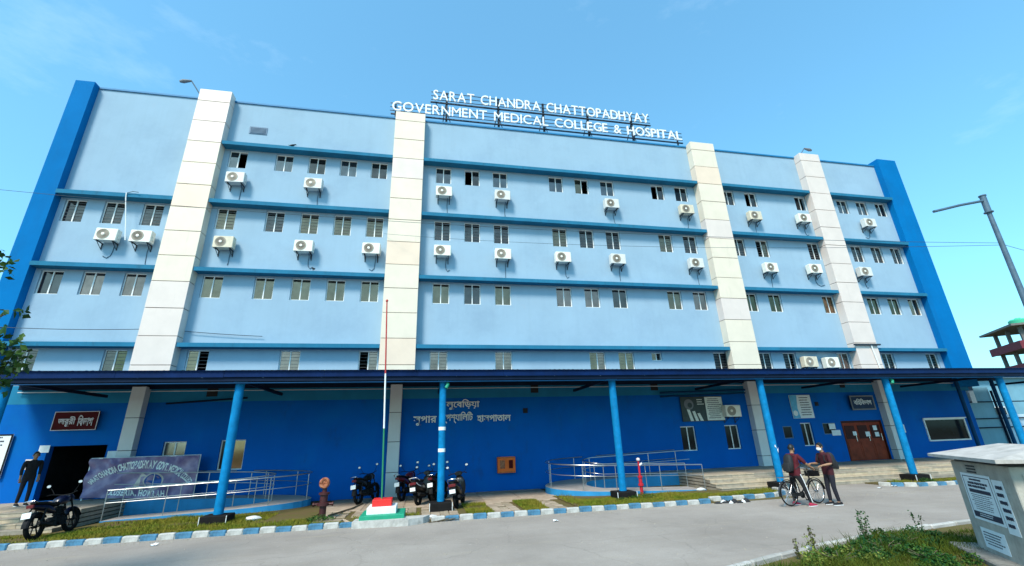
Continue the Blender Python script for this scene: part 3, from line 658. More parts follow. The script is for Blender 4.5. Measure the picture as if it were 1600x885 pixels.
def crow(x, y, z, rz, label):
    t = thing('crow', label, 'bird', (x, y, z), rz)
    MB().loft([(-.19,.012,.10,.006),(-.12,.03,.105,.018),(-.05,.05,.13,.045),(.03,.055,.155,.055),(.08,.04,.185,.045),(.11,.032,.215,.034),(.145,.024,.222,.026),(.165,.008,.218,.010),(.20,.003,.212,.004)], 10).build('body', 'hair', t, True)
    for s in (-1, 1): MB().cyl((.02, s*.02, .0), (.03, s*.02, .12), .006, n=5).build('leg', 'hair', t)
crow(-7.05, 20.72, 16.56, .3, 'small black crow on the topmost ledge near the left pillar'); crow(-5.3, 20.75, 9.84, 2.2, 'small black crow on the third ledge left of the flagpole')

# ------------------------------------------------------------------ canopy
CP = thing('canopy', 'long dark blue sheet metal canopy on blue posts along the ground floor', 'canopy', (7.0, 18.4, 0), world=True)
CY0, CY1, CX0, CX1 = 15.92, 20.98, -15.5, 34.0
def cz(y): return 4.40+(y-CY0)*0.055
x = CX0; i = 0
while x < CX1:            # corrugated roofing sheets
    x1 = min(x+1.05, CX1); q = MB(); n = 12
    vs = []; 
    for yy in (CY0-.10, CY1):
        for k in range(n+1):
            xx = x+(x1-x)*k/n; vs.append((xx, yy, cz(yy)+.10+(.018 if k % 2 else 0)+(i % 2)*.006))
    q.add(vs, [(k, k+1, n+2+k, n+1+k) for k in range(n)]); me = bpy.data.meshes.new('roof_sheet'); me.from_pydata(q.v, [], q.f); me.materials.append(MATS['canopy_under']); link('roof_sheet', me, CP); x = x1; i += 1
x = CX0
while x < CX1:            # fascia trim in lapped lengths
    x1 = min(x+3.05, CX1); e = rnd.uniform(-.006, .006); y = CY0-.02+e
    MB().box(x, x1-.008, y-.012, y, 4.30+e, 4.515+e).build('fascia', 'canopy_blue', CP)
    MB().box(x+.02, x1-.02, y-.035, y-.013, 4.475+e, 4.52+e).build('fascia', 'canopy_blue', CP); x = x1
MB().box(CX0, CX1, CY0+.02, CY0+.10, 4.17, 4.28).build('beam', 'canopy_beam', CP)
MB().tube([(CX0, CY0+.06, 4.12), (CX1, CY0+.06, 4.12)], .022, 8).build('gutter_pipe', 'canopy_under', CP)
for y in (17.2, 18.5, 19.8): MB().box(CX0, CX1, y-.03, y+.03, cz(y)+.0, cz(y)+.09).build('purlin', 'canopy_beam', CP)
MB().box(CX0, CX1, CY1-.12, CY1-.03, cz(CY1)-.16, cz(CY1)+.08).build('beam', 'canopy_beam', CP)
MB().tube([(CX0, CY1-.10, 4.43), (30.9, CY1-.10, 4.41)], .02, 8).build('conduit', 'white_line', CP)
MB().tube([(11.6, CY1-.14, 4.08), (16.4, CY1-.14, 4.17)], .05, 8).build('conduit', 'canopy_under', CP); MB().tube([(11.6, CY1-.12, 3.90), (16.4, CY1-.12, 4.02)], .04, 8).build('conduit', 'canopy_under', CP)
MB().tube([(-10.3, CY1-.06, 3.93), (-7.3, CY1-.06, 4.12)], .035, 8).build('conduit', 'canopy_beam', CP)
PX = [-12.4, -5.95, 0.66, 7.08, 13.55, 19.84, 26.3, 32.8]
for i, px in enumerate(PX):
    py = 16.25; r = .135 if i != 2 else .12
    po = MB().cyl((px, py, .28), (px, py, 4.16), r, r, 18).build('post', 'post_blue', CP, True)
    q = MB().cyl((px, py, 4.16), (px, py, 4.19), r*1.5, r*1.5, 18); q.build('cap_plate', 'post_blue').parent = po
    f = MB().cbox(px-.36, px+.36, py-.34, py+.34, 0, .27, .02).build('footing', 'black_base'); f.parent = po
    q = MB()
    for sx in (-1, 1):
        q.box(px+sx*.36-.008, px+sx*.36+.008, py-.362, py-.342, .02, .27)
    q.build('edge_strip', 'white_paint').parent = po
    MB().box(px-.05, px+.05, py-.1, CY1-.2, 4.185, 4.29).build('rafter', 'canopy_beam', CP)
    if i == 2:
        for zz in (1.85, 2.55): MB().lathe([(.124, zz-.055), (.124, zz+.055)], (px, py, 0), 18).build('band_sticker', 'white_paint').parent = po
    if i == 4:
        MB().add([(px-.06, py-.142, 1.55), (px+.02, py-.142, 1.48), (px+.05, py-.142, 1.3), (px+.10, py-.13, 1.5), (px+.03, py-.142, 1.42), (px-.02, py-.142, 1.62)], [(0,1,2,3,4,5)]).build('paint_mark', 'white_paint').parent = po
    if i in (2, 5): MB().tube([(px+.16, py-.1, 4.15), (px+.16, py-.18, 4.02), (px+.10, py-.20, 3.9)], .06, 10).build('downpipe', 'green_paint', CP, True)

# ------------------------------------------------------------------ steps and landings in stone strips
def steps(name, x0, x1, label, yf, front_n=4):
    t = thing(name, label, 'steps', ((x0+x1)/2, yf, 0), world=True)
    hs = .5/front_n; td = .34; y = yf
    for k in range(front_n):
        z1 = hs*(k+1); ya = yf+td*k; yb = yf+td*(k+1) if k < front_n-1 else 20.97; x = x0; 
        MB().box(x0+.02, x1-.02, ya+.03, 20.9, z1-hs, z1-.03).build('step_core', 'stone_b', t)
        while x < x1-.01:
            ln = min(rnd.uniform(.9, 1.3), x1-x); ln = x1-x if x1-x-ln < .3 else ln; m = rnd.choice(['stone_a', 'stone_b', 'stone_c'])
            MB().cbox(x+.004, x+ln-.004, ya+rnd.uniform(-.006,.006), yb+.02, z1-.032, z1, .006).build('tread_slab', m, t)
            MB().box(x+.004, x+ln-.004, ya+.012+rnd.uniform(-.004,.004), ya+.029, z1-hs+.002, z1-.034).build('riser_slab', rnd.choice(['stone_a', 'stone_b', 'stone_c']), t); x += ln
    return t
steps('entrance_steps', -17.0, -10.35, 'stone clad steps and landing at the emergency entrance on the left', 16.55)
steps('entrance_steps', 11.2, 31.0, 'long stone clad steps and landing below the right hand timber door', 16.55)

# ------------------------------------------------------------------ ramps with steel handrails
def ramp(sgn, xs, xc, rx, yf, yb, lane, xe, label):
    t = thing('wheelchair_ramp', label, 'ramp', (xc, (yf+yb)/2, 0), world=True); yc = (yf+yb)/2; ry = (yb-yf)/2
    out, inn = [], []
    n1_, n2_, n3_ = 6, 16, 7
    for i in range(n1_): k = i/n1_; out.append((xs+(xc-xs)*k, yf)); inn.append((xs+(xc-xs)*k, yf+lane))
    for i in range(n2_+1):
        a = math.pi*i/n2_; out.append((xc-sgn*rx*math.sin(a), yc-ry*math.cos(a))); inn.append((xc-sgn*max(.25, rx-lane-.35)*math.sin(a), yc-(ry-lane)*math.cos(a)))
    for i in range(1, n3_+1): k = i/n3_; out.append((xc+(xe-xc)*k, yb)); inn.append((xc+(xe-xc)*k, yb-lane))
    ds = [0]
    for p, q in zip(out, out[1:]): ds.append(ds[-1]+math.hypot(q[0]-p[0], q[1]-p[1]))
    zs = [.05+.46*(d/ds[-1]) for d in ds]; N_ = len(out)
    sl = MB(); vs = []
    for (o, i_, z) in zip(out, inn, zs): vs += [(o[0], o[1], z), (i_[0], i_[1], z), (i_[0], i_[1], -.05), (o[0], o[1], -.05)]
    fs = []
    for i in range(N_-1):
        a, b = i*4, i*4+4; fs += [(a, b, b+1, a+1), (a+1, b+1, b+2, a+2), (a+3, a, b, b+3)][:1]+[(a+1, b+1, b+2, a+2), (a+3, b+3, b, a)]
    fs += [(0,1,2,3), tuple((N_-1)*4+k for k in (3,2,1,0))]
    sl.add(vs, fs); sl.m = [0]*len(fs)
    sl.m = [0 if (j < 3*(N_-1) and j % 3 == 0) else 1 for j in range(len(fs))]
    sl.build('slab', ['ramp_top', 'ramp_curb'], t)
    up = lambda p, z: (p[0], p[1], z)
    for side, pts in (('o', out), ('i', inn)):
        cut = n1_+n2_+1 if side == 'o' else N_
        ins = []
        for i in range(cut):
            o, q = Vector(out[i]), Vector(inn[i]); d = (q-o).normalized()*.06; ins.append((o+d) if side == 'o' else (q-d))
        for hh, rr in ((.90, .020), (.52, .013)):
            MB().tube([(p.x, p.y, z+hh) for p, z in zip(ins, zs)], rr, 8).build('handrail', 'steel', t, True)
        acc = 0; last = -9
        for i in range(cut):
            if ds[i]-last < 1.25: continue
            last = ds[i]; p = ins[i]; MB().cyl((p.x, p.y, zs[i]-.01), (p.x, p.y, zs[i]+.90), .015, n=8).build('baluster', 'steel', t, True)
    # wall side rail of the upper lane
    w = [(out[i][0], yb-.10, zs[i]) for i in range(n1_+n2_+1, N_)]
    for hh in (.90, .52): MB().tube([(a, b, c+hh) for a, b, c in w], .016, 8).build('handrail', 'steel', t, True)
    return t
ramp(1, 10.9, 7.25, 2.25, 17.1, 20.92, 1.35, 11.9, 'curved grey ramp with steel rails right of the fire hose box')
ramp(-1, -10.1, -6.6, 2.55, 18.15, 20.92, 1.05, -10.9, 'curved grey ramp with steel rails in front of the purple banner')

# ------------------------------------------------------------------ flag platform and pole
FP = thing('flag_platform', 'green white and red stepped flag platform at the kerb', 'platform', (-1.05, 14.65, 0), world=True)
MB().cbox(-1.62, -0.42, 13.98, 15.25, .0, .27, .012).build('tier', 'green_paint', FP)
MB().cbox(-1.46, -0.66, 14.25, 15.1, .271, .44, .012).build('tier', 'white_paint', FP)
MB().cbox(-1.34, -0.80, 14.42, 14.95, .441, .62, .012).build('tier', 'red', FP)
PL = thing('flagpole', 'tall flagpole painted green white and red standing on the stepped platform', 'flagpole', (-1.1, 14.68, .62), world=True)
MB().cyl((-1.10, 14.68, .62), (-1.16, 14.68, 2.56), .027, .026, 12).build('pole', 'pole_green', PL, True); MB().cyl((-1.16, 14.68, 2.56), (-1.22, 14.68, 4.22), .026, .025, 12).build('pole', 'white_paint', PL, True)
MB().cyl((-1.22, 14.68, 4.22), (-1.32, 14.68, 6.60), .025, .021, 12).build('pole', 'pole_red', PL, True); MB().lathe([(.03, 6.60), (.045, 6.63), (.03, 6.67), (.004, 6.69)], (-1.32, 14.68, 0), 10).build('finial', 'pole_red', PL, True)

# ------------------------------------------------------------------ hydrants, hose box, wall signs
def hydrant(x, y, dark, label):
    t = thing('fire_hydrant', label, 'hydrant', (x, y, 0)); t.scale = (1.35, 1.35, 1.10) if dark else (.75, .75, 1.0)
    m = 'hydrant_dark' if dark else 'hydrant_red'
    MB().lathe([(.11,0),(.11,.03),(.075,.04),(.075,.34),(.13,.35),(.13,.42),(.085,.43),(.085,.62),(.12,.63),(.12,.68),(.06,.70)], n=16).build('standpipe', m, t, True)
    for s in ((-1, 1) if dark else ()): MB().cyl((s*.06, 0, .39), (s*.19, -.02, .385), .038, n=10).cyl((s*.19, -.02, .385), (s*.22, -.02, .385), .055, n=10).build('outlet', m, t, True)
    if dark:
        MB().cyl((0, 0, .68), (0, 0, .80), .05, n=10).build('spindle', m, t, True); w = MB()
        w.tube([(-.01+.075*math.cos(a), -.05, 0.93+.105*math.sin(a)) for a in [2*math.pi*i/16 for i in range(16)]], .045, 8, closed=True)
        for k in range(5): w.cyl((-.01, -.05, .93), (-.01+.075*math.cos(k*1.257), -.05, .93+.105*math.sin(k*1.257)), .03, n=6)
        w.build('hand_wheel', 'hydrant_pink', t, True)
    else:
        MB().cyl((0, 0, .68), (0, 0, 1.22), .05, .045, n=12).build('spindle', m, t, True)
        MB().lathe([(.03,1.2),(.09,1.23),(.09,1.29),(.03,1.32)], n=12).build('hand_wheel', 'paper_pink', t, True); MB().cyl((.02,-.02,1.05), (.16,-.03,1.12), .04, n=10).build('valve', 'cloth_white', t, True)
hydrant(-2.93, 15.95, True, 'dark maroon hydrant with an orange hand wheel left of the flagpole')
hydrant(8.03, 16.75, False, 'bright red slim hydrant beside the third canopy post')
HB = thing('hose_box', 'orange fire hose box on the dark blue wall', 'hose box', (3.7, WY, .73), world=True)
MB().cbox(3.30, 4.10, WY-.24, WY-.001, .74, 1.40, .02).build('casing', 'orange', HB)
for a, b, m in ((3.40, 3.62, 'hydrant_pink'), (3.80, 3.98, 'maroon')): MB().box(a, b, WY-.256, WY-.241, .92, 1.26).build('panel', m, HB)
for bx in ((3.33, 4.07, .765, .79), (3.33, 4.07, 1.345, 1.37)): MB().box(bx[0], bx[1], WY-.25, WY-.241, bx[2], bx[3]).build('trim', 'hydrant_pink', HB)

def text_on(parent, t, x0, x1, zb, zt, y, mat, part='letter', depth=1.0):
    v = GL[t][0]; u0, u1 = float(v[:,0].min()), float(v[:,0].max()); v0, v1 = float(v[:,1].min()), float(v[:,1].max())
    return glyph(t, lambda u, vv, w: (x0+(u-u0)/(u1-u0)*(x1-x0), y-w*depth, zb+(vv-v0)/(v1-v0)*(zt-zb))).build(part, mat, parent)
def panel_sign(name, label, x0, x1, z0, z1, y, board, rim, cat='sign', th=.05, rim_w=.05):
    t = thing(name, label, cat, ((x0+x1)/2, WY, z0), world=True)
    MB().cbox(x0, x1, y-th, y, z0, z1, .008).build('board', board, t); q = MB(); f = y-th-.012
    if rim:
        w = rim_w
        for bx in ((x0, x1, z0, z0+w), (x0, x1, z1-w, z1), (x0, x0+w, z0+w, z1-w), (x1-w, x1, z0+w, z1-w)): q.box(bx[0], bx[1], f, y-th-.001, bx[2], bx[3])
        q.build('rim', rim, t)
    return t
s1 = panel_sign('wall_sign', 'maroon emergency department sign above the dark left doorway', -14.0, -12.5, 2.98, 3.68, WY-.13, 'maroon', 'paper_pink', rim_w=.022)
text_on(s1, BN[4], -13.82, -13.25, 3.12, 3.50, WY-.19, 'paper_pink', depth=.3); text_on(s1, BN[5], -13.17, -12.65, 3.14, 3.54, WY-.19, 'paper_pink', depth=.3)
s2 = panel_sign('wall_sign', 'slate blue outpatient sign above the timber door', 22.72, 24.26, 3.03, 3.79, WY-.13, 'sign_slate', 'sign_grey', rim_w=.07)
text_on(s2, BN[6], 22.92, 24.06, 3.28, 3.62, WY-.19, 'paper', depth=.3)
LT = thing('wall_lettering', 'raised white Bengali hospital name on the dark blue wall', 'lettering', (1.8, WY, 2.84), world=True)
for t_, a, b, c, d, yy in ((BN[0], .72, 2.53, 3.47, 3.93, 0), (BN[1], -.42, .60, 2.82, 3.24, 0), (BN[2], .72, 2.22, 2.88, 3.38, .002), (BN[3], 2.42, 3.98, 2.90, 3.22, 0)):
    text_on(LT, t_, a, b, c, d, WY-.05-yy, 'letter_white', 'word', 1.3)

# posters
P1 = panel_sign('poster_board', 'dark and pale smoking poster board on the blue wall', 12.66, 15.02, 2.68, 3.88, WY-.06, 'poster_dark', None, 'poster', .04)
MB().box(14.02, 14.99, WY-.108, WY-.101, 2.71, 3.85).build('text_panel', 'cig_white', P1)
for i, (cx, wv) in enumerate(((13.08, .30), (13.36, .34), (13.62, .30))):
    MB().add([(cx, WY-.106-.001*i, 2.70), (cx+.17, WY-.106-.001*i, 2.70), (cx+.02, WY-.106-.001*i, 3.28-.10*i), (cx-.13, WY-.106-.001*i, 3.26-.10*i)], [(0,1,2,3)]).build('picture_shape', 'cig_white', P1)
q = MB(); q.lathe([(.26, -.106), (.26, -.108), (.01, -.108)], (13.1, WY, 3.5), 18, 0, 'y'); q.build('picture_shape', 'sign_grey', P1); q = MB(); q.lathe([(.13, -.109), (.13, -.111), (.01, -.111)], (13.15, WY, 3.46), 14, 0, 'y'); q.build('picture_shape', 'poster_dark', P1)
def ink_lines(parent, x0, x1, zt, zb, n, y, m='ink', rag=.25, th=.4, tf=None):
    h = (zt-zb)/n
    for i in range(n):
        q = MB(); z = zt-h*(i+.5); x = x0+(x1-x0)*rnd.random()*rag*.5; e = x1-(x1-x0)*rnd.random()*rag
        while x < e:
            w = rnd.uniform(.03, .09)*(x1-x0)/.8; w = min(w, e-x); q.box(x, x+w*.82, y-.002, y, z-h*th/2*rnd.uniform(.8,1.1), z+h*th/2*rnd.uniform(.8,1.1)); x += w
        if tf: q.v = [tf(p) for p in q.v]
        q.build('text_line', m, parent)
ink_lines(P1, 14.10, 14.92, 3.80, 2.78, 11, WY-.109); ink_lines(P1, 13.55, 13.95, 3.78, 3.45, 3, WY-.1015, 'cig_white')
P2 = panel_sign('poster_board', 'white notice poster with a blue left edge between the right pillars', 19.05, 20.36, 2.69, 3.88, WY-.03, 'paper', None, 'poster', .02)
MB().add([(19.06, WY-.056, 2.70), (19.5, WY-.056, 2.70), (19.42, WY-.056, 3.2), (19.52, WY-.056, 3.87), (19.06, WY-.056, 3.87)], [(0,1,2,3,4)]).build('picture_shape', 'poster_sky', P2); q = MB(); q.lathe([(.14, -.058), (.14, -.060), (.01, -.060)], (19.24, WY, 2.95), 14, 0, 'y'); q.build('picture_shape', 'paper', P2)
ink_lines(P2, 19.58, 20.28, 3.80, 2.80, 8, WY-.0535, th=.35)
P3 = panel_sign('poster_board', 'tall pale standing poster at the left edge beside the emergency doorway', -16.6, -15.2, 1.35, 2.90, WY-.05, 'paper', 'black_base', 'poster', .04, .05)
ink_lines(P3, -16.4, -15.4, 2.85, 2.45, 3, WY-.093); MB().box(-16.5, -15.3, WY-.0935, WY-.0915, 1.42, 1.80).build('picture_shape', 'red', P3)

def notice(x0, x1, z0, z1, label, m='paper', y=WY-.004):
    mb = MB(); n = 4
    vs = [(x0+(x1-x0)*i/n, y-.004-.006*math.sin(2.2*i+x0), z) for z in (z0, z1) for i in range(n+1)]
    mb.add(vs, [(i, i+1, n+2+i, n+1+i) for i in range(n)])
    me = bpy.data.meshes.new('notice_paper'); me.from_pydata(mb.v, [], mb.f); me.materials.append(MATS[m]); o = link('notice_paper', me); tag(o, label, 'notice', 'paper notices on the ground floor wall')
notice(-14.62, -14.34, 1.62, 1.98, 'pinkish paper notice on the blue wall left of the emergency doorway', 'paper_pink'); notice(-11.98, -11.62, 1.85, 2.18, 'crumpled white paper stuck at the upper right of the emergency doorway')
notice(21.12, 21.52, 2.1, 2.38, 'upper white notice sheet just left of the timber door', 'paper', WY-.01); notice(21.2, 21.75, 1.78, 2.05, 'lower white notice sheet just left of the timber door', 'paper', WY-.012)
notice(22.55, 22.78, 1.75, 1.95, 'small white notice on the left timber door leaf', y=WY+.028); notice(23.35, 23.62, 1.68, 1.92, 'small white notice on the middle timber door leaf', y=WY+.028); notice(23.95, 24.2, 1.66, 1.88, 'small lower white notice on the right timber door leaf', y=WY+.028); notice(23.92, 24.16, 1.98, 2.22, 'small upper white notice on the right timber door leaf', y=WY+.028)
notice(-14.3, -13.95, 2.2, 2.46, 'small pale paper above the person beside the emergency doorway')
notice(25.75, 25.98, 1.8, 2.22, 'narrow white notice right of the last pillar')

# ------------------------------------------------------------------ purple banner
BX0, BX1, BZ0, BZ1, BYY = -12.1, -8.45, .48, 1.93, 20.35
def wr(u, v): return .05*math.sin(9*u+4*v)+.045*math.sin(23*u-13*v+1)+.035*math.sin(37*u+15*v)*(.4+v)+.03*abs(math.sin(17*u+9*v+2))+.05*math.sin(3.1*u)*v
def bpt(u, v, d=0):       # u,v in 0..1
    x = BX0+(BX1-BX0)*u; z0 = BZ0+(.12-.22*u)*1+.02*math.sin(7*u); z = z0+(BZ1-z0)*v; return (x, BYY-wr(u, v)-d, z)
BA = thing('banner', 'wrinkled purple college banner hung behind the left ramp rails', 'banner', ((BX0+BX1)/2, BYY, 0), world=True)
nu, nv = 72, 28; mb = MB(); mb.add([bpt(i/nu, j/nv) for j in range(nv+1) for i in range(nu+1)], [(j*(nu+1)+i, j*(nu+1)+i+1, (j+1)*(nu+1)+i+1, (j+1)*(nu+1)+i) for j in range(nv) for i in range(nu)])
M('banner', (0.075, 0.05, 0.23), 0.4, 0.2, 1.5, col2=(0.42, 0.30, 0.42)); M('banner_blue', (0.02, 0.09, 0.34), 0.4, 0.2, 4); M('banner_cream', (0.62, 0.52, 0.46), 0.5, 0.15, 4)
mb.build('cloth', 'banner', BA, True)
lay, tot = layout(ARC, .08, .34, '*'); hgt = .085
for ch, off, cx in lay:
    a = math.pi*(1-cx/tot)*.80+math.pi*.10; r = 1.0; ca, sa = math.cos(a), math.sin(a)
    v = GL[ch][0]; um = (float(v[:,0].min())+float(v[:,0].max()))/2
    def place(u, vv, w, ca=ca, sa=sa, um=um):
        du = (u-um)*.060; dv = (vv-.35)*.26
        U = .5+.47*ca+du*sa*.72+dv*ca*.18; V = .16+.66*sa-du*ca*1.1+dv*sa; return bpt(U, V, .012-w*.02)
    glyph(ch, place).build('letter', 'letter_white', BA)
lay, tot = layout(BOT, .08, .4, '*')
for ch, off, cx in lay: glyph(ch, lambda u, vv, w: bpt(.22+(off+u)/tot*.52, .07+vv*.19, .012-w*.02)).build('letter', 'letter_white', BA)
mb = MB(); n = 24; mb.add([bpt(.62, .42, .01)]+[bpt(.62+.075*math.cos(2*math.pi*i/n), .42+.17*math.sin(2*math.pi*i/n), .01) for i in range(n)], [(0, i+1, (i+1)%n+1) for i in range(n)]); mb.build('emblem', 'banner_blue', BA)
mb = MB(); n = 24; mb.add([bpt(.62+(.078 if i % 2 == 0 else .092)*math.cos(math.pi*(i//2*2)/n), .42+(.175 if i % 2 == 0 else .205)*math.sin(math.pi*(i//2*2)/n), .011) for i in range(2*n)], [(2*i, 2*i+1, (2*i+3)%(2*n), (2*i+2)%(2*n)) for i in range(n)]); mb.build('emblem', 'banner_cream', BA)
mb = MB(); mb.add([bpt(.42, .18, .01), bpt(.52, .18, .01), bpt(.55, .55, .01), bpt(.50, .62, .01)], [(0,1,2,3)]); mb.build('emblem', 'banner_cream', BA)
for p, q in (((BX0, BYY+.05, 1.93), (BX1, BYY+.05, 1.93)), ((BX0, BYY+.05, .4), (BX0, BYY+.05, 1.95)), ((BX1, BYY+.05, .3), (BX1, BYY+.05, 1.95))): MB().cyl(p, q, .022, n=8).build('pole', 'white_paint', BA)

# ------------------------------------------------------------------ kiosk with pasted bills
KA, KB = Vector((9.46, 7.02, 0)), Vector((8.40, 5.49, 0)); kd = (KB-KA).normalized(); kn = Vector((kd.y, -kd.x, 0))      # kn points out of the bill face
if kn.x > 0: kn = -kn
KW, KD = (KB-KA).length, 1.25
KI = thing('utility_kiosk', 'weathered concrete kiosk with a sloping slab roof and pasted bills', 'kiosk', tuple((KA+KB)/2), math.atan2(kd.y, kd.x))
# local frame: x along the bill face (far to near), y into the box or out of it
inv = Matrix.Rotation(-math.atan2(kd.y, kd.x), 3, 'Z'); o_ = inv @ kn; s_out = 1 if o_.y > 0 else -1
def kb(x0, x1, d0, d1, z0, z1, c=.012): 
    y0, y1 = sorted((-s_out*d0, -s_out*d1)); return MB().cbox(x0, x1, y0, y1, z0, z1, c)
hw = KW/2
kb(-hw, hw, 0, KD, .14, 1.52).build('body', 'kiosk_wall', KI); kb(-hw-.35, hw+.4, -.30, KD+.3, 0, .14, .02).build('base_ledge', 'ledge', KI)
kb(-hw+.05, hw-.05, .04, KD-.04, 1.521, 1.575).build('neck', 'kiosk_dark', KI)
a0, a1, b0, b1 = -hw-.24, hw+.26, .22, -(KD+.22); zz = 1.60
rv = [(a0, s_out*b0, zz-.02), (a1, s_out*b0, zz-.02), (a1, s_out*b1, zz-.02), (a0, s_out*b1, zz-.02), (a0, s_out*b0, zz+.03), (a1, s_out*b0, zz+.03), (a1, s_out*b1, zz+.03), (a0, s_out*b1, zz+.03), (a0+.55, s_out*(-KD/2), zz+.20), (a1-.55, s_out*(-KD/2), zz+.20)]
MB().add(rv, [(0,3,2,1),(0,1,5,4),(1,2,6,5),(2,3,7,6),(3,0,4,7),(4,5,9,8),(5,6,9),(6,7,8,9),(7,4,8)]).build('roof', 'kiosk_roof', KI)
kq = MB()
for i in range(3): kq.box(-hw+.55, -hw+.85, *sorted((s_out*.003, s_out*.012)), 1.36+i*.045, 1.385+i*.045)
kq.build('louvre', 'kiosk_dark', KI)
q = MB(); 
for r_ in range(2): q.box(hw+.003, hw+.02, *sorted((-s_out*(.12+r_*.55), -s_out*(.58+r_*.55))), .3, 1.42)
q.build('hatch', 'kiosk_wall', KI)
# bills lie just proud of the face; x runs far -> near which reads left -> right from the road
def bill(x0, x1, z0, z1, d, mat, name='bill'):
    y0, y1 = sorted((s_out*d, s_out*(d+.004))); return MB().box(x0, x1, y0, y1, z0, z1).build(name, mat, KI)
bill(-hw+.26, -hw+1.22, .62, 1.34, .004, 'paper'); bill(-hw+1.24, -hw+1.55, .55, 1.30, .002, 'paper'); bill(-hw+.32, -hw+1.05, .20, .50, .003, 'paper')
yy0 = .0085
def kbox(x0, x1, z0, z1, m='ink', d=yy0): 
    y0, y1 = sorted((s_out*d, s_out*(d+.002))); MB().box(x0, x1, y0, y1, z0, z1).build('print_block', m, KI)
bx0, bx1, bz0, bz1 = -hw+.31, -hw+1.17, .66, 1.30
for r_ in ((bx0, bx1, bz1-.012, bz1), (bx0, bx0+.012, bz0, bz1-.012), (bx1-.012, bx1, bz0, bz1-.012), (bx0, bx1, bz0, bz0+.09)): kbox(*r_)
def ktext(x0, x1, zt, zb, n, th=.4, rag=.25, m='ink', d=yy0):
    ink_lines(KI, x0, x1, zt, zb, n, 0, m, rag, th, tf=lambda p: (p[0], s_out*(d+.001-p[1]*.5), p[2]))
ktext(bx0+.2, bx1-.2, 1.27, 1.23, 1, .7); ktext(bx0+.08, bx1-.08, 1.22, 1.12, 2, .75); kbox(bx0+.1, bx1-.08, 1.045, 1.10); ktext(bx0+.06, bx1-.05, 1.03, .78, 8, .32); ktext(bx0+.15, bx1-.15, .74, .68, 2, .4, m='paper', d=yy0+.003)
ktext(-hw+1.28, -hw+1.52, 1.25, .62, 6, .5); ktext(-hw+.38, -hw+1.0, .46, .25, 5, .4)

# ------------------------------------------------------------------ street lamp, cables
SL = thing('street_lamp', 'tall grey steel street lamp with one arm at the right edge', 'street lamp', (17.5, 9.5, 0), world=True)
MB().cyl((17.35, 9.5, 0), (17.55, 9.5, 5.0), .095, .082, 14).build('pole', 'lamp_steel', SL, True); MB().cyl((17.55, 9.5, 5.0), (17.68, 9.5, 9.0), .081, .058, 14).build('pole', 'lamp_steel', SL, True)
MB().cyl((17.66, 9.5, 8.55), (17.69, 9.5, 9.12), .082, .082, 14).cyl((17.66, 9.5, 8.52), (17.66, 9.5, 8.55), .12, .12, 14).cyl((17.69, 9.5, 9.12), (17.69, 9.5, 9.15), .10, .10, 14).build('collar', 'lamp_steel', SL, True)
MB().tube([(17.62, 9.5, 8.95), (16.6, 9.5, 8.72), (15.4, 9.5, 8.40)], .042, 10).build('arm', 'lamp_steel', SL, True)
MB().loft([(15.6,.05,8.455,.05),(15.4,.13,8.40,.10),(15.0,.17,8.28,.11),(14.7,.12,8.20,.075),(14.4,.03,8.12,.025)], 14, e=2.2).build('lamp_head', 'lamp_steel', SL, True)
def cable(name, p, q, sag, label, r=.007):
    p, q = Vector(p), Vector(q); pts = []
    for i in range(41): t = i/40; a = p.lerp(q, t); a.z -= sag*4*t*(1-t); pts.append(a)
    o = MB().tube(pts, r, 5).build(name, 'cable', None, True); tag(o, label, 'cable')
cable('cable', (-15.5, 15.0, 10.2), (17.6, 9.5, 7.45), .45, 'thin dark overhead cable running from the left edge to the street lamp')
cable('cable', (-2.2, 20.45, 11.85), (17.6, 9.5, 7.38), .35, 'second thin overhead cable from the flagpole pillar to the street lamp')
cable('cable', (17.6, 9.5, 7.42), (24.0, 9.3, 6.6), .2, 'short overhead cable leaving the street lamp at the right edge')
cable('cable', (-17.1, 20.62, 6.98), (-11.7, 20.62, 6.95), .06, 'dark cable above the lowest ledge of the leftmost bay', .014); cable('cable', (-10.2, 20.9, 6.95), (-7.1, 20.9, 6.76), .02, 'dark cable above the lowest ledge right of the tall left pillar', .014)

# ------------------------------------------------------------------ background beyond the right end
UB = thing('unfinished_building', 'distant unfinished concrete frame building with red parapets and a green tank', 'building', (82.3, 46.4, 0), R(-37))
for k, z in enumerate((2.9, 5.9, 8.9, 11.9, 15.0)):
    top = k == 4; e = 1.1 if top else .5
    MB().box(-e, 16+e, -e, 7.5+e, z, z+.28).build('floor_slab', 'slab_grey', UB)
    if not top:
        MB().box(-.8, 16.5, -.80, -.62, z-.1, z+1.0).build('parapet', 'brick_red', UB); MB().box(-.8, -.62, -.6, 8.0, z-.1, z+1.0).build('parapet', 'brick_red', UB)
for cx in (.2, 4.1, 8.0, 11.9, 15.8):
    for cy in (.2, 3.7, 7.2): MB().box(cx-.2, cx+.2, cy-.2, cy+.2, 0, 14.98).build('column', 'slab_grey', UB)
MB().lathe([(1.05,15.29),(1.1,15.6),(1.1,16.2),(.9,16.4),(.35,16.5),(.3,16.6),(.05,16.61)], (1.6, 3.0, 0), 18).build('water_tank', 'tank_green', UB, True)
AN = thing('annex_building', 'pale blue low annex seen beyond the canopy at the right edge', 'building', (44, 32, 0), world=True)
MB().box(33.2, 58, 27, 40, 0, 5.4).build('wall', 'annex_cyan', AN); MB().box(32.9, 58.3, 26.6, 40.4, 5.401, 5.7).build('roof', 'annex_pale', AN)
for i, x in enumerate((35.0, 38.4, 41.8, 45.2, 48.6)):
    w = MB().box(x, x+1.3, 26.93, 26.99, 1.5, 3.3).build('window', 'frame_white', AN); MB().box(x+.08, x+1.22, 26.9, 26.928, 1.58, 3.22).build('pane', 'pane_dark').parent = w
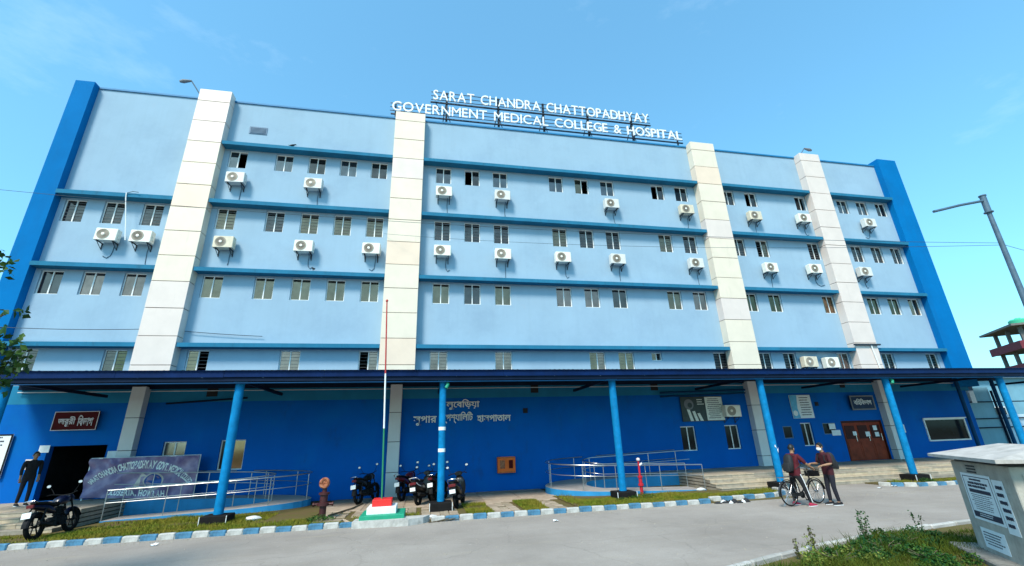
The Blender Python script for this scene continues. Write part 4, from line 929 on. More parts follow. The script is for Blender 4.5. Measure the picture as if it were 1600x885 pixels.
BW = thing('boundary_wall', 'pale blue boundary wall panel with dark rails right of the building corner', 'wall', (33, 21.8, 0), world=True)
MB().box(31.2, 33.6, 21.5, 21.7, 0, 4.2).build('panel', 'annex_cyan', BW); MB().box(33.7, 40, 21.5, 21.7, 0, 2.6).build('panel', 'annex_pale', BW)
for z in (1.9, 2.4, 3.35): MB().box(31.3, 40, 21.4, 21.45, z-.03, z+.03).build('rail', 'canopy_beam', BW)
for x in (33.65, 36.5, 39.8): MB().cyl((x, 21.42, 0), (x, 21.42, 4.0), .06, n=10).build('rail_post', 'canopy_beam', BW, True)
for x, y in ((28.6, 19.6), (31.4, 19.8)): MB().cyl((x, y, .5), (x, y, 4.5), .09, n=12).build('rail_post', 'canopy_under', BW, True)
MB().box(31.9, 32.25, 21.38, 21.49, 3.3, 4.0).build('meter_box', 'paper', BW)

# ------------------------------------------------------------------ two wheelers
def wheel_meshes(r, w, spokes=True, thin=False):
    ty = MB(); ty.tube([(r*.90*math.cos(a), 0, r*.90*math.sin(a)) for a in [2*math.pi*i/28 for i in range(28)]], w, 10, closed=True)
    rm = MB(); rr = r*.90-w*.9
    rm.tube([(rr*math.cos(a), 0, rr*math.sin(a)) for a in [2*math.pi*i/28 for i in range(28)]], .012 if not thin else .010, 6, closed=True)
    rm.cyl((0,-.05,0), (0,.05,0), .035 if not thin else .022, n=10)
    k = 20 if thin else 6
    for i in range(k):
        a = 2*math.pi*i/k; rm.cyl((0, (-1)**i*.03, 0), (rr*math.cos(a), 0, rr*math.sin(a)), .016 if not thin else .0035, n=5)
    return ty.mesh('tyre', 'tyre', True), rm.mesh('rim', 'chrome' if thin else 'bike_matt', True)
MW = wheel_meshes(.30, .055); SW = wheel_meshes(.25, .055); BWH = wheel_meshes(.35, .020, thin=True)
def add_wheel(t, ms, x, z, y=0):
    w = link('wheel', ms[0], t, (x, y, z)); link('rim', ms[1], w)
def mirrors(t, x, z, w=.36):
    for s in (-1, 1):
        m = MB().tube([(x, s*.24, z), (x+.02, s*.30, z+.10), (x+.0, s*w, z+.21)], .007, 6).build('mirror', 'bike_matt', t, True)
        MB().loft([(x-.022, .050, z+.235, .035, s*(w+.02)), (x-.012, .062, z+.235, .045, s*(w+.02)), (x+.01, .055, z+.235, .04, s*(w+.02)), (x+.02, .02, z+.235, .02, s*(w+.02))], 12).build('mirror_shell', 'bike_matt').parent = m
        MB().loft([(x-.0255, .048, z+.235, .034, s*(w+.02)), (x-.0235, .048, z+.235, .034, s*(w+.02))], 12).build('mirror_face', 'mirror_glass').parent = m
def motorcycle(loc, rz, lean, body, label, plate_z=.62):
    t = thing('motorcycle', label, 'motorcycle', loc, 0, 'motorcycles and scooters parked along the building'); t.rotation_euler = (lean, 0, rz)
    add_wheel(t, MW, -.64, .30); add_wheel(t, MW, .66, .30)
    MB().loft([(-.02,.09,.80,.05),(.06,.13,.84,.10),(.2,.155,.86,.12),(.34,.13,.86,.11),(.42,.07,.85,.07)], 14).build('tank', body, t, True)
    MB().loft([(-.80,.07,.90,.025),(-.72,.11,.88,.04),(-.45,.125,.85,.05),(-.2,.12,.79,.05),(0.,.10,.80,.05),(.05,.06,.83,.03)], 12).build('seat', 'bike_matt', t, True)
    MB().loft([(-.84,.05,.80,.03),(-.7,.10,.79,.06),(-.45,.12,.74,.09),(-.2,.12,.66,.10),(-.08,.08,.62,.07)], 12).build('tail_panel', body, t, True)
    e = MB().cbox(-.12,.26,-.13,.13,.22,.46,.03); e.cyl((.10,0,.44), (.20,0,.70), .085, .075, 12)
    for i in range(5): e.cyl((.11+.018*i,0,.48+.045*i), (.115+.018*i,0,.495+.045*i), .115, n=12)
    e.cyl((.02,-.17,.33), (.02,.17,.33), .085, n=12); e.build('engine', 'bike_matt', t, True)
    MB().tube([(.24,-.06,.52),(.33,-.10,.40),(.22,-.14,.24),(-.1,-.15,.22),(-.35,-.17,.27)], .022, 8).tube([(-.33,-.17,.27),(-.45,-.18,.30),(-.82,-.19,.38)], [.03,.05,.045], 10).build('exhaust', 'bike_matt', t, True)
    fr = MB(); fr.tube([(.40,0,.92),(.36,0,.70),(.30,0,.45)], .025, 8); fr.tube([(.40,0,.90),(.1,0,.74),(-.3,0,.72),(-.75,0,.80)], .022, 8)
    for s in (-1,1): fr.tube([(-.05,s*.09,.38),(-.64,s*.09,.30)], .02, 8); fr.tube([(-.62,s*.10,.34),(-.48,s*.12,.72)], .026, 8)
    fr.build('frame', 'bike_matt', t, True)
    fk = MB(); 
    for s in (-1,1): fk.tube([(.66,s*.085,.30),(.54,s*.085,.62),(.42,s*.085,.95)], .022, 8)
    fk.build('fork', 'bike_matt', t, True)
    MB().tube([(.20,-.36,1.04),(.30,-.30,1.05),(.40,-.10,.99),(.40,.10,.99),(.30,.30,1.05),(.20,.36,1.04)], .014, 8).build('handlebar', 'bike_matt', t, True)
    MB().loft([(.40,.09,.90,.09),(.48,.11,.89,.11),(.56,.095,.88,.095),(.585,.06,.88,.06)], 14).build('headlight', body, t, True); MB().loft([(.55,.085,.88,.085),(.60,.07,.88,.07)], 14).build('lens', 'mirror_glass', t, True)
    def fend(cx, a0, a1, rr, w, m):
        q = MB(); n = 10; vs = []
        for i in range(n+1):
            a = a0+(a1-a0)*i/n
            for yy, k in ((-w, -.03), (-w*.6, 0), (w*.6, 0), (w, -.03)): vs.append((cx+(rr+k)*math.cos(a), yy, .30+(rr+k)*math.sin(a)))
        q.add(vs, [(i*4+j, i*4+j+1, i*4+5+j, i*4+4+j) for i in range(n) for j in range(3)]); q.build('fender', m, t, True)
    fend(.66, R(10), R(150), .345, .07, body); fend(-.64, R(30), R(178), .36, .08, 'bike_matt')
    MB().cbox(-.90,-.84,-.08,.08,.78,.86,.01).build('tail_light', 'tail_red', t)
    MB().add([(-.985,-.10,plate_z-.08),(-.985,.10,plate_z-.08),(-.955,.10,plate_z+.06),(-.955,-.10,plate_z+.06),(-.975,-.10,plate_z-.08),(-.975,.10,plate_z-.08),(-.945,.10,plate_z+.06),(-.945,-.10,plate_z+.06)], [(0,1,2,3),(7,6,5,4),(0,4,5,1),(1,5,6,2),(2,6,7,3),(3,7,4,0)]).build('number_plate', 'plate_white', t)
    MB().tube([(-.80,0,.76),(-.95,0,.62),(-.97,0,.50)], .018, 6).build('plate_bracket', 'bike_matt', t)
    MB().tube([(-.82,-.13,.90),(-.92,-.11,.95),(-.94,0,.96),(-.92,.11,.95),(-.82,.13,.90)], .012, 8).build('grab_rail', 'chrome', t, True)
    MB().tube([(-.05,.12,.26),(-.10,.24,.02)], .012, 6).build('side_stand', 'steel_dark', t)
    mirrors(t, .28, 1.05)
    return t
def scooter(loc, rz, lean, body, trim, label):
    t = thing('scooter', label, 'scooter', loc, 0, 'motorcycles and scooters parked along the building'); t.rotation_euler = (lean, 0, rz)
    add_wheel(t, SW, -.58, .25); add_wheel(t, SW, .62, .25)
    MB().loft([(-.88,.06,.72,.06),(-.80,.15,.68,.12),(-.6,.20,.60,.19),(-.3,.19,.55,.20),(-.12,.16,.48,.16),(-.05,.10,.40,.08)], 14).build('rear_body', body, t, True)
    MB().loft([(-.84,.08,.82,.03),(-.74,.14,.81,.045),(-.45,.15,.79,.055),(-.2,.13,.76,.05),(-.1,.06,.75,.03)], 12).build('seat', 'bike_matt', t, True)
    MB().cbox(-.15,.40,-.17,.17,.24,.30,.02).build('floorboard', 'bike_matt', t)
    MB().loft([(.36,.20,.55,.26),(.42,.21,.60,.30),(.47,.16,.66,.28),(.53,.07,.66,.20)], 14).build('leg_shield', body, t, True)
    MB().tube([(.46,0,.9),(.40,0,1.0)], .05, 10).tube([(.26,-.33,.99),(.36,-.22,1.02),(.41,0,1.02),(.36,.22,1.02),(.26,.33,.99)], .016, 8).build('handlebar', 'bike_matt', t, True)
    MB().loft([(.36,.12,1.0,.06),(.44,.14,1.0,.08),(.50,.10,.98,.06),(.53,.05,.97,.03)], 12).build('headlight_cowl', body, t, True)
    MB().loft([(.42,.05,.50,.02),(.55,.08,.53,.03),(.68,.085,.51,.03),(.82,.06,.42,.02)], 10).build('front_fender', body, t, True)
    fk = MB(); 
    for s in (-1,1): fk.tube([(.62,s*.07,.25),(.50,s*.06,.62)], .02, 8)
    fk.build('fork', 'bike_matt', t, True); MB().tube([(-.2,-.14,.26),(-.5,-.17,.30),(-.86,-.18,.36)], [.03,.055,.05], 10).build('exhaust', 'bike_matt', t, True)
    MB().cbox(-.45,-.1,-.13,.08,.2,.38,.03).build('engine', 'bike_matt', t)
    MB().cbox(-.93,-.86,-.12,.12,.68,.76,.015).build('tail_light', 'tail_red', t); MB().box(-.965,-.95,-.10,.10,.48,.60).build('number_plate', 'plate_white', t); MB().box(-.949,-.88,-.11,.11,.42,.66).build('plate_bracket', 'bike_matt', t)
    MB().tube([(-.66,-.17,.80),(-.86,-.14,.90),(-.90,0,.91),(-.86,.14,.90),(-.66,.17,.80)], .014, 8).build('grab_rail', trim, t, True)
    MB().tube([(-.88,-.13,.74),(-.84,-.18,.66),(-.70,-.215,.60)], .012, 6).tube([(-.88,.13,.74),(-.84,.18,.66),(-.70,.215,.60)], .012, 6).build('trim', trim, t, True)
    mirrors(t, .34, 1.02, .33)
    return t
motorcycle((-9.95, 15.95, .035), R(90), R(-8), 'bike_blue', 'black motorcycle with a dark blue tank parked below the emergency steps')
motorcycle((-2.0, 19.55, .03), R(68), R(-9), 'bike_black', 'black motorcycle standing alone against the wall left of the flagpole')
motorcycle((-.42, 19.75, .03), R(66), R(-9), 'bike_maroon', 'motorcycle with a maroon tail beside the narrow ground floor pillar')
scooter((.18, 18.3, .03), R(66), R(-8), 'bike_black', 'bike_grey', 'black and silver scooter right of the flagpole, nearest of its cluster')
motorcycle((.75, 18.9, .03), R(70), R(-9), 'bike_black', 'black motorcycle half hidden behind the second canopy post')
scooter((1.35, 17.0, .03), R(75), R(-8), 'bike_black', 'chrome', 'black scooter parked just right of the stickered canopy post')

def bicycle(loc, rz):
    t = thing('bicycle', 'black roadster bicycle with a front basket held by the person in maroon', 'bicycle', loc, rz)
    for x in (-.54, .56): add_wheel(t, BWH, x, .35)
    f = MB(); st, bb, hd, hb = (-.20,0,.86), (-.08,0,.30), (.36,0,.88), (.40,0,.72)
    for a, b, r in ((st, bb, .016), ((-.175,0,.78), (.365,0,.86), .015), (bb, hb, .018), (hd, hb, .02)): f.cyl(a, b, r, n=8)
    for s in (-1, 1): f.tube([bb, (-.3, s*.05, .33), (-.54, s*.06, .35)], .010, 6); f.tube([(-.18, s*.02, .76), (-.54, s*.06, .35)], .009, 6); f.tube([(.41, s*.045, .70), (.44, s*.05, .62), (.56, s*.055, .35)], .012, 6)
    f.build('frame', 'bike_black', t, True)
    MB().cyl((.355,0,.88), (.33,0,1.0), .012, n=8).tube([(.10,-.28,1.0),(.24,-.28,1.03),(.33,-.14,1.02),(.34,0,1.0),(.33,.14,1.02),(.24,.28,1.03),(.10,.28,1.0)], .011, 8).build('handlebar', 'chrome', t, True)
    MB().loft([(-.36,.10,.93,.025),(-.28,.11,.935,.035),(-.15,.06,.93,.03),(-.03,.025,.92,.018)], 12).build('saddle', 'bike_matt', t, True); MB().cyl((-.205,0,.85), (-.215,0,.92), .013, n=8).build('seat_post', 'chrome', t)
    for cx, a0, a1 in ((-.54, R(20), R(190)), (.56, R(5), R(150))):
        q = MB(); vs = []
        for i in range(13):
            a = a0+(a1-a0)*i/12
            for yy, k in ((-.032,-.012), (0,.004), (.032,-.012)): vs.append((cx+(.385+k)*math.cos(a), yy, .35+(.385+k)*math.sin(a)))
        q.add(vs, [(i*3+j, i*3+j+1, i*3+4+j, i*3+3+j) for i in range(12) for j in range(2)]); q.build('mudguard', 'bike_black', t, True)
    q = MB()
    for yy in (-.07, 0, .07): q.cyl((-.80, yy, .80), (-.30, yy, .80), .008, n=6)
    for xx in (-.80, -.55, -.30): q.cyl((xx, -.075, .80), (xx, .075, .80), .008, n=6)
    for s in (-1, 1): q.cyl((-.72, s*.07, .80), (-.55, s*.06, .37), .007, n=6)
    q.build('rear_rack', 'chrome', t)
    q = MB(); z0, z1 = .78, 1.0
    for k in range(6):
        z = z0+(z1-z0)*k/5; e = .02*k/5; q.tube([(.42-e*.2,-.14-e,z),(.68+e,-.14-e,z),(.68+e,.14+e,z),(.42-e*.2,.14+e,z)], .006, 5, closed=True)
    for i in range(7):
        x = .43+.245*i/6
        for s in (-1, 1): q.cyl((x, s*.14, z0), (x+.01, s*.16, z1), .004, n=4)
    for i in range(6): y = -.13+.26*i/5; q.cyl((.68,y,z0), (.70,y*1.12,z1), .004, n=4).cyl((.42,y,z0), (.42,y*1.1,z1), .004, n=4).cyl((.42,y,z0), (.68,y,z0), .004, n=4)
    q.build('basket', 'bike_matt', t); MB().box(.425,.675,-.135,.135,.785,.93).build('basket_bag', 'bag_black', t)
    c = MB().lathe([(.095,-.006),(.095,.006)], (-.08,-.05,.30), 20, 0, 'y'); c.cyl((-.08,-.07,.30), (.02,-.07,.17), .011, n=6).cyl((-.08,.07,.30), (-.18,.07,.43), .011, n=6).box(-.03,.07,-.16,-.08,.155,.175).box(-.23,-.13,.08,.16,.42,.44); c.build('crank', 'bike_matt', t)
    MB().tube([(-.52,.06,.33),(-.62,.17,.01)], .009, 6).build('stand', 'chrome', t); MB().box(-.50,-.06,-.06,-.045,.27,.36).build('chain_case', 'bike_black', t)
bicycle((11.22, 12.66, .006), R(8))

# ------------------------------------------------------------------ people
SKINQ = []
def skin_obj(name, nodes, edges, mats, parent, hem=0.9, sub=3):
    me = bpy.data.meshes.new(name); me.from_pydata([n[0] for n in nodes], edges, []); o = bpy.data.objects.new(name, me); COL.objects.link(o)
    o.modifiers.new('s', 'SKIN').use_smooth_shade = True
    sv = me.skin_vertices[0].data if me.skin_vertices else None
    if sv is None:
        bm = bmesh.new(); bm.from_mesh(me); bm.verts.layers.skin.verify(); bm.to_mesh(me); bm.free(); sv = me.skin_vertices[0].data
    for i, n in enumerate(nodes): sv[i].radius = (n[1], n[1]) if not isinstance(n[1], tuple) else n[1]; sv[i].use_root = (i == 0)
    m = o.modifiers.new('u', 'SUBSURF'); m.levels = sub; m.render_levels = sub
    SKINQ.append((o, mats, parent, nodes, edges, hem)); return o
def flush_skin():
    bpy.context.view_layer.update(); dg = bpy.context.evaluated_depsgraph_get(); res = []
    for o, *_ in SKINQ: res.append(bpy.data.meshes.new_from_object(o.evaluated_get(dg)))
    for (o, mats, parent, nodes, edges, hem), me in zip(SKINQ, res):
        o.modifiers.clear(); o.data = me; me.materials.clear(); 
        for m in mats: me.materials.append(MATS[m])
        segs = [(np.array(nodes[a][0]), np.array(nodes[b][0]), nodes[b][2]) for a, b in edges]; rad = [max(nodes[b][1]) if isinstance(nodes[b][1], tuple) else nodes[b][1] for a, b in edges]
        C = np.array([p.center[:] for p in me.polygons]); best = np.full(len(C), 1e9); mi = np.zeros(len(C), dtype=np.int32)
        for (a, b, t), r in zip(segs, rad):
            ab = b-a; u = np.clip(((C-a)@ab)/max(ab@ab, 1e-9), 0, 1); d = np.linalg.norm(C-(a+u[:,None]*ab), axis=1)/(r+.02); k = d < best; best[k] = d[k]; mi[k] = t
        arm = np.abs(C[:,1]-nodes[0][0][1]) > .215; low = (mi > 0) & ~arm; mi[low] = np.where(C[low][:,2] < hem, 2, 1)
        me.polygons.foreach_set('material_index', mi); me.polygons.foreach_set('use_smooth', [True]*len(me.polygons)); o.parent = parent
    SKINQ.clear()
def chain(nodes, edges, start, pts):
    prev = start
    for p in pts: nodes.append(p); edges.append((prev, len(nodes)-1)); prev = len(nodes)-1
    return prev
def person(label, loc, rz, P, shirt, trousers, shoe, stripe=None, mask=False, beard=False, bag=None):
    t = thing('person', label, 'person', loc, rz)
    pel, chest, neck, head = [Vector(P[k]) for k in ('pelvis', 'chest', 'neck', 'head')]
    nodes = [(pel, (.150, .115), 1)]; edges = []          # third value: 0 skin, 1 shirt, 2 trousers
    sp = chain(nodes, edges, 0, [(pel.lerp(chest, .5), (.145, .115), 1), (chest, (.168, .122), 1), (chest.lerp(neck, .6), (.115, .09), 1), (neck, .050, 0), (head+Vector((-.01,0,-.09)), .058, 0), (head, (.075, .085), 0), (head+Vector((-.005,0,.07)), (.068, .078), 0), (head+Vector((-.01,0,.11)), .035, 0)])
    hi = sp-2; nodes.append((head+Vector((.088,0,-.015)), .012, 0)); edges.append((hi, len(nodes)-1))
    for s in (1, -1):
        sh, el, wrist = [Vector(P[k+('L' if s > 0 else 'R')]) for k in ('sh', 'el', 'wr')]; fs = P.get('sleeve', .8) >= 1
        w = chain(nodes, edges, 2, [(sh, .068, 1), (sh.lerp(el, .5), .062, 1), (sh.lerp(el, .82), .060 if not fs else .054, 1), (sh.lerp(el, .88), .043 if not fs else .052, 1 if fs else 0), (el, .040 if not fs else .05, 1 if fs else 0), (el.lerp(wrist, .5), .036 if not fs else .045, 1 if fs else 0), (wrist, .026, 0)])
        d = (wrist-el).normalized(); side = d.cross(Vector((0,0,1))); side = side.normalized() if side.length > .1 else Vector((0,1,0)); dn = side.cross(d).normalized()
        palm = chain(nodes, edges, w, [(wrist+d*.055, (.034, .020), 0)])
        for fi, (off, ln) in enumerate(((-.027,.062),(-.009,.072),(.009,.068),(.026,.055))):
            chain(nodes, edges, palm, [(wrist+d*.095+side*off, .010, 0), (wrist+d*(.095+ln*.5)+side*off-dn*.012, .009, 0), (wrist+d*(.095+ln*.75)+side*off-dn*.04, .008, 0)])
        chain(nodes, edges, w, [(wrist+d*.045+side*(-.035*s), .012, 0), (wrist+d*.08+side*(-.05*s)-dn*.02, .010, 0)])
        hip, kn, an = [Vector(P[k+('L' if s > 0 else 'R')]) for k in ('hip', 'kn', 'an')]; fd = Vector(P.get('foot'+('L' if s > 0 else 'R'), (.15,0,0)))
        chain(nodes, edges, 0, [(hip+Vector((0,0,-.06)), .094, 2), (hip.lerp(kn, .5), .080, 2), (kn, .064, 2), (kn.lerp(an, .4), .060, 2), (an+Vector((0,0,.05)), .052, 2), (an, .034, 0), (an+fd*.5+Vector((0,0,-.045)), .032, 0), (an+fd+Vector((0,0,-.055)), .026, 0)])
    skin_obj('body', nodes, edges, ['skin', shirt, trousers], t, pel.z-.10)
    for s in (1, -1):
        an = Vector(P['an'+('L' if s > 0 else 'R')]); fd = Vector(P.get('foot'+('L' if s > 0 else 'R'), (.15,0,0))); a = math.atan2(fd.y, fd.x)
        q = MB().loft([(-.085,.028,.045,.042),(-.05,.042,.052,.05),(.03,.045,.048,.045),(.11,.048,.036,.034),(.17,.042,.028,.026),(.20,.02,.022,.018)], 12); so = MB().loft([(-.09,.035,.010,.010),(.0,.048,.010,.010),(.12,.052,.010,.010),(.2,.03,.010,.010)], 12, e=6)
        sh_ = link('shoe', q.mesh('shoe', shoe, True), t, (an.x, an.y, an.z-.085), (0,0,a)); link('sole', so.mesh('sole', 'cloth_white', True), sh_)
        if stripe:
            hip, kn = [Vector(P[k+('L' if s > 0 else 'R')]) for k in ('hip', 'kn')]; o = Vector((0, s*.001, 0)); pts = [hip+Vector((0,s*.088,-.02)), hip.lerp(kn,.5)+Vector((0,s*.083,0)), kn+Vector((0,s*.066,0)), kn.lerp(an,.5)+Vector((0,s*.060,0)), an+Vector((0,s*.053,.03))]
            MB().tube(pts, .012, 6).build('stripe', 'cloth_white', t, True)
    # hair cap over the crown and back
    hb = MB(); vs = []; nu_, nv_ = 16, 8
    for j in range(nv_+1):
        ph = math.pi*.58*j/nv_
        for i in range(nu_):
            a = 2*math.pi*i/nu_; k = 1-.55*max(0, math.cos(a))*max(0, (ph-.95))
            vs.append((head.x-.008+.098*math.sin(ph)*math.cos(a)*k*(1+.05*math.sin(5*a+j)), head.y+.088*math.sin(ph)*math.sin(a), head.z+.018+.118*math.cos(ph)*(1+.04*math.sin(7*a))+(.04*max(0, math.cos(a)) if ph > .95 else 0)))
    hb.add(vs, [(j*nu_+i, j*nu_+(i+1)%nu_, (j+1)*nu_+(i+1)%nu_, (j+1)*nu_+i) for j in range(nv_) for i in range(nu_)]); hb.build('hair', 'hair', t, True)
    for s in (-1, 1):
        MB().loft([(head.x+.072,.012,head.z+.012,.006,head.y+s*.030),(head.x+.081,.010,head.z+.012,.005,head.y+s*.030)], 8).build('eye', 'hair', t)
        MB().loft([(head.x-.02,.008,head.z-.01,.016,head.y+s*.083),(head.x-.004,.014,head.z-.005,.03,head.y+s*.088),(head.x+.012,.006,head.z-.008,.018,head.y+s*.082)], 8).build('ear', 'skin', t, True)
    if mask: MB().loft([(head.x+.02,.076,head.z-.055,.040,head.y),(head.x+.06,.062,head.z-.052,.048,head.y),(head.x+.095,.035,head.z-.048,.038,head.y),(head.x+.108,.010,head.z-.045,.018,head.y)], 14).build('face_mask', 'cloth_white', t, True)
    else: MB().box(head.x+.079, head.x+.084, head.y-.024, head.y+.024, head.z-.062, head.z-.054).build('mouth', 'maroon', t)
    if beard: MB().loft([(head.x-.0,.072,head.z-.075,.028,head.y),(head.x+.05,.060,head.z-.085,.030,head.y),(head.x+.082,.03,head.z-.085,.022,head.y)], 12).build('beard', 'hair', t, True)
    if bag:
        c = chest+Vector((-.18, 0, -.06)); B = thing('backpack', bag[1], 'backpack', (0,0,0)); B.matrix_world = Matrix.Translation(loc) @ Matrix.Rotation(rz, 4, 'Z')
        up = (neck-pel).normalized(); 
        def bp(p): q = Vector((p[0], p[1], 0)); return c+q+up*p[2]
        q = MB().loft([(-.25,.105,0,.075),(-.22,.13,0,.09),(-.05,.14,0,.095),(.12,.13,0,.085),(.19,.10,0,.06),(.22,.05,0,.03)], 16, e=3.0); q.v = [tuple(bp((p[2]-.02, p[1], p[0]))) for p in q.v]; q.build('sack', bag[0], B, True)
        q = MB().loft([(-.26,.10,0,.035),(-.22,.12,0,.045),(-.06,.12,0,.045),(-.02,.10,0,.03)], 14, e=3.4); q.v = [tuple(bp((p[2]-.105, p[1], p[0]))) for p in q.v]; q.build('pocket', bag[0], B, True)
        for s in (-1, 1):
            st = MB().tube([bp((.07, s*.11, .16)), chest+Vector((-.02, s*.125, .135)), chest+Vector((.10, s*.13, .07)), chest+Vector((.12, s*.135, -.06)), chest+Vector((.02, s*.165, -.17)), bp((.08, s*.13, -.20))], .017, 6); st.build('strap', bag[0], B, True)
    return t
p1 = person('person in a maroon T-shirt and striped black track pants standing astride the bicycle', (11.02, 12.60, .006), R(8),
    dict(pelvis=(0,-.02,.94), chest=(.05,-.02,1.27), neck=(.07,-.02,1.45), head=(.09,-.02,1.58), shL=(.04,.16,1.38), shR=(.05,-.20,1.38), elL=(.20,.24,1.16), elR=(.22,-.28,1.16), wrL=(.38,.27,1.06), wrR=(.40,-.27,1.06),
    hipL=(0,.08,.90), hipR=(0,-.12,.90), knL=(.05,.17,.50), knR=(.08,-.19,.50), anL=(.02,.20,.09), anR=(.16,-.22,.09), sleeve=.85), 'shirt_maroon', 'cloth_black', 'shoe_pink', True, False, True, ('bag_black', 'black backpack worn by the person astride the bicycle'))
p2 = person('person in a dark maroon shirt and white face mask facing the cyclist', (12.02, 12.38, .006), R(176),
    dict(pelvis=(0,0,.93), chest=(.03,0,1.29), neck=(.05,0,1.47), head=(.09,0,1.60), shL=(.03,.19,1.40), shR=(.03,-.19,1.40), elL=(.06,.25,1.14), elR=(.10,-.24,1.13), wrL=(.30,.20,1.10), wrR=(.34,-.16,1.14),
    hipL=(0,.09,.89), hipR=(0,-.09,.89), knL=(.03,.10,.49), knR=(.05,-.11,.49), anL=(-.02,.11,.09), anR=(.05,-.12,.09), sleeve=.9), 'shirt_dark_maroon', 'cloth_navy', 'cloth_black', None, True, False, ('bag_black', 'black backpack worn by the masked person'))
p3 = person('person in dark clothes standing beside the emergency doorway', (-13.35, 19.55, .5), R(-40),
    dict(pelvis=(0,0,.95), chest=(.03,0,1.31), neck=(.05,0,1.49), head=(.08,0,1.61), shL=(.03,.20,1.42), shR=(.03,-.20,1.42), elL=(.0,.24,1.14), elR=(.02,-.24,1.14), wrL=(.06,.22,.89), wrR=(.08,-.23,.89),
    hipL=(0,.09,.91), hipR=(0,-.09,.91), knL=(.03,.10,.50), knR=(-.01,-.10,.50), anL=(.03,.10,.09), anR=(-.06,-.11,.09), sleeve=1.0), 'cloth_black', 'cloth_navy', 'cloth_black')
flush_skin()

# ------------------------------------------------------------------ plants
def leaf_cloud(centres, n, size, seed, mats, droop=.2):
    rg = np.random.default_rng(seed); C = np.array(centres, dtype=float); w = C[:,3]**2; idx = rg.choice(len(C), n, p=w/w.sum())
    d = rg.normal(size=(n, 3)); d /= np.linalg.norm(d, axis=1)[:,None]; rr = C[idx,3]*rg.uniform(.25, 1.0, n)**.6; P = C[idx,:3]+d*rr[:,None]
    a = rg.normal(size=(n, 3)); a[:,2] -= droop; a /= np.linalg.norm(a, axis=1)[:,None]; b = np.cross(a, rg.normal(size=(n, 3))); b /= np.linalg.norm(b, axis=1)[:,None]
    s = size*rg.uniform(.6, 1.25, n); nn = np.cross(a, b)
    tip = P+a*s[:,None]; L1 = P+a*(s*.45)[:,None]+b*(s*.30)[:,None]+nn*(s*.06)[:,None]; L2 = P+a*(s*.45)[:,None]-b*(s*.30)[:,None]+nn*(s*.06)[:,None]; mid = P+a*(s*.5)[:,None]
    T = np.concatenate([np.stack([P, L1, mid], 1), np.stack([mid, L1, tip], 1), np.stack([P, mid, L2], 1), np.stack([mid, tip, L2], 1)])
    mi = np.tile(rg.choice(len(mats), n, p=[.55, .45] if len(mats) == 2 else None), 4)
    return T, mi
TR = thing('tree', 'leafy green tree reaching in at the left edge of the canopy', 'tree', (-8.6, 8.3, 0), world=True)
MB().tube([(-8.6, 8.3, 0), (-8.5, 8.25, 1.2), (-8.35, 8.2, 2.3), (-8.1, 8.1, 3.2), (-7.9, 8.1, 4.6)], [.13, .11, .095, .075, .03], 10).build('trunk', 'bark', TR, True)
limbs = [((-8.2, 8.15, 2.9), (-7.3, 8.1, 3.3), (-6.5, 8.0, 3.45)), ((-8.1, 8.1, 3.3), (-7.2, 8.0, 3.9), (-6.45, 8.0, 4.2)), ((-8.3, 8.2, 2.5), (-7.4, 8.1, 2.8), (-6.7, 8.05, 3.0)), ((-8.0, 8.1, 3.8), (-7.6, 8.3, 4.7), (-7.2, 8.4, 5.2)), ((-8.2, 8.2, 3.0), (-8.9, 8.3, 3.7), (-9.5, 8.4, 4.2))]
for l in limbs: MB().tube(l, [.04, .026, .010], 7).build('limb', 'bark', TR, True)
cs = [(-6.30,8.0,3.62,.30),(-6.08,8.0,3.42,.18),(-6.2,8.0,3.15,.16),(-6.5,8.0,3.15,.28),(-6.75,8.0,2.95,.28),(-6.45,8.0,3.05,.14),(-6.75,8.0,3.7,.3),(-6.52,8.0,4.22,.09),(-6.25,8.0,4.26,.08),(-6.35,8.0,4.05,.07),(-6.95,8.1,4.1,.22),(-7.3,8.1,3.4,.5),(-7.5,8.2,4.4,.55),(-7.9,8.2,5.0,.6),(-8.8,8.3,4.1,.7),(-8.2,8.2,3.6,.6),(-7.3,8.3,5.1,.4)]
T, mi = leaf_cloud(cs, 2600, .13, 11, ['leaf_dark', 'leaf_mid']); T = T-np.array([-8.6, 8.3, 0]); link('crown', fast_tris('crown', T, ['leaf_dark', 'leaf_mid'], mi), TR).location = (0, 0, 0)
# low bushes on the near bank
bs = []
for c, ml, n, lab in (((8.75, 7.75), ('leaf_deep', 'leaf_dark'), 4200, 'dark green bush touching the left side of the kiosk'), ((8.05, 7.5), ('leaf_deep', 'leaf_mid'), 3600, 'bright green bush in the middle of the near bank'), ((7.35, 7.25), ('leaf_deep', 'leaf_mid'), 3400, 'mid green bush left of the middle bank bush'),
  ((6.65, 7.05), ('leaf_yellow', 'leaf_mid'), 2400, 'dry yellowish bush at the left tip of the near bank'), ((9.3, 8.15), ('leaf_deep', 'leaf_dark'), 3000, 'dark low bush between the kerb and the kiosk'), ((8.0, 6.75), ('leaf_mid', 'leaf_deep'), 2600, 'low green bush at the bottom edge below the kiosk ledge')):
    bs.append((c, [(c[0]+rnd.uniform(-.55, .55), c[1]+rnd.uniform(-.35, .35), rnd.uniform(.04, .12), rnd.uniform(.10, .20)) for _ in range(11)], ml, n, lab))
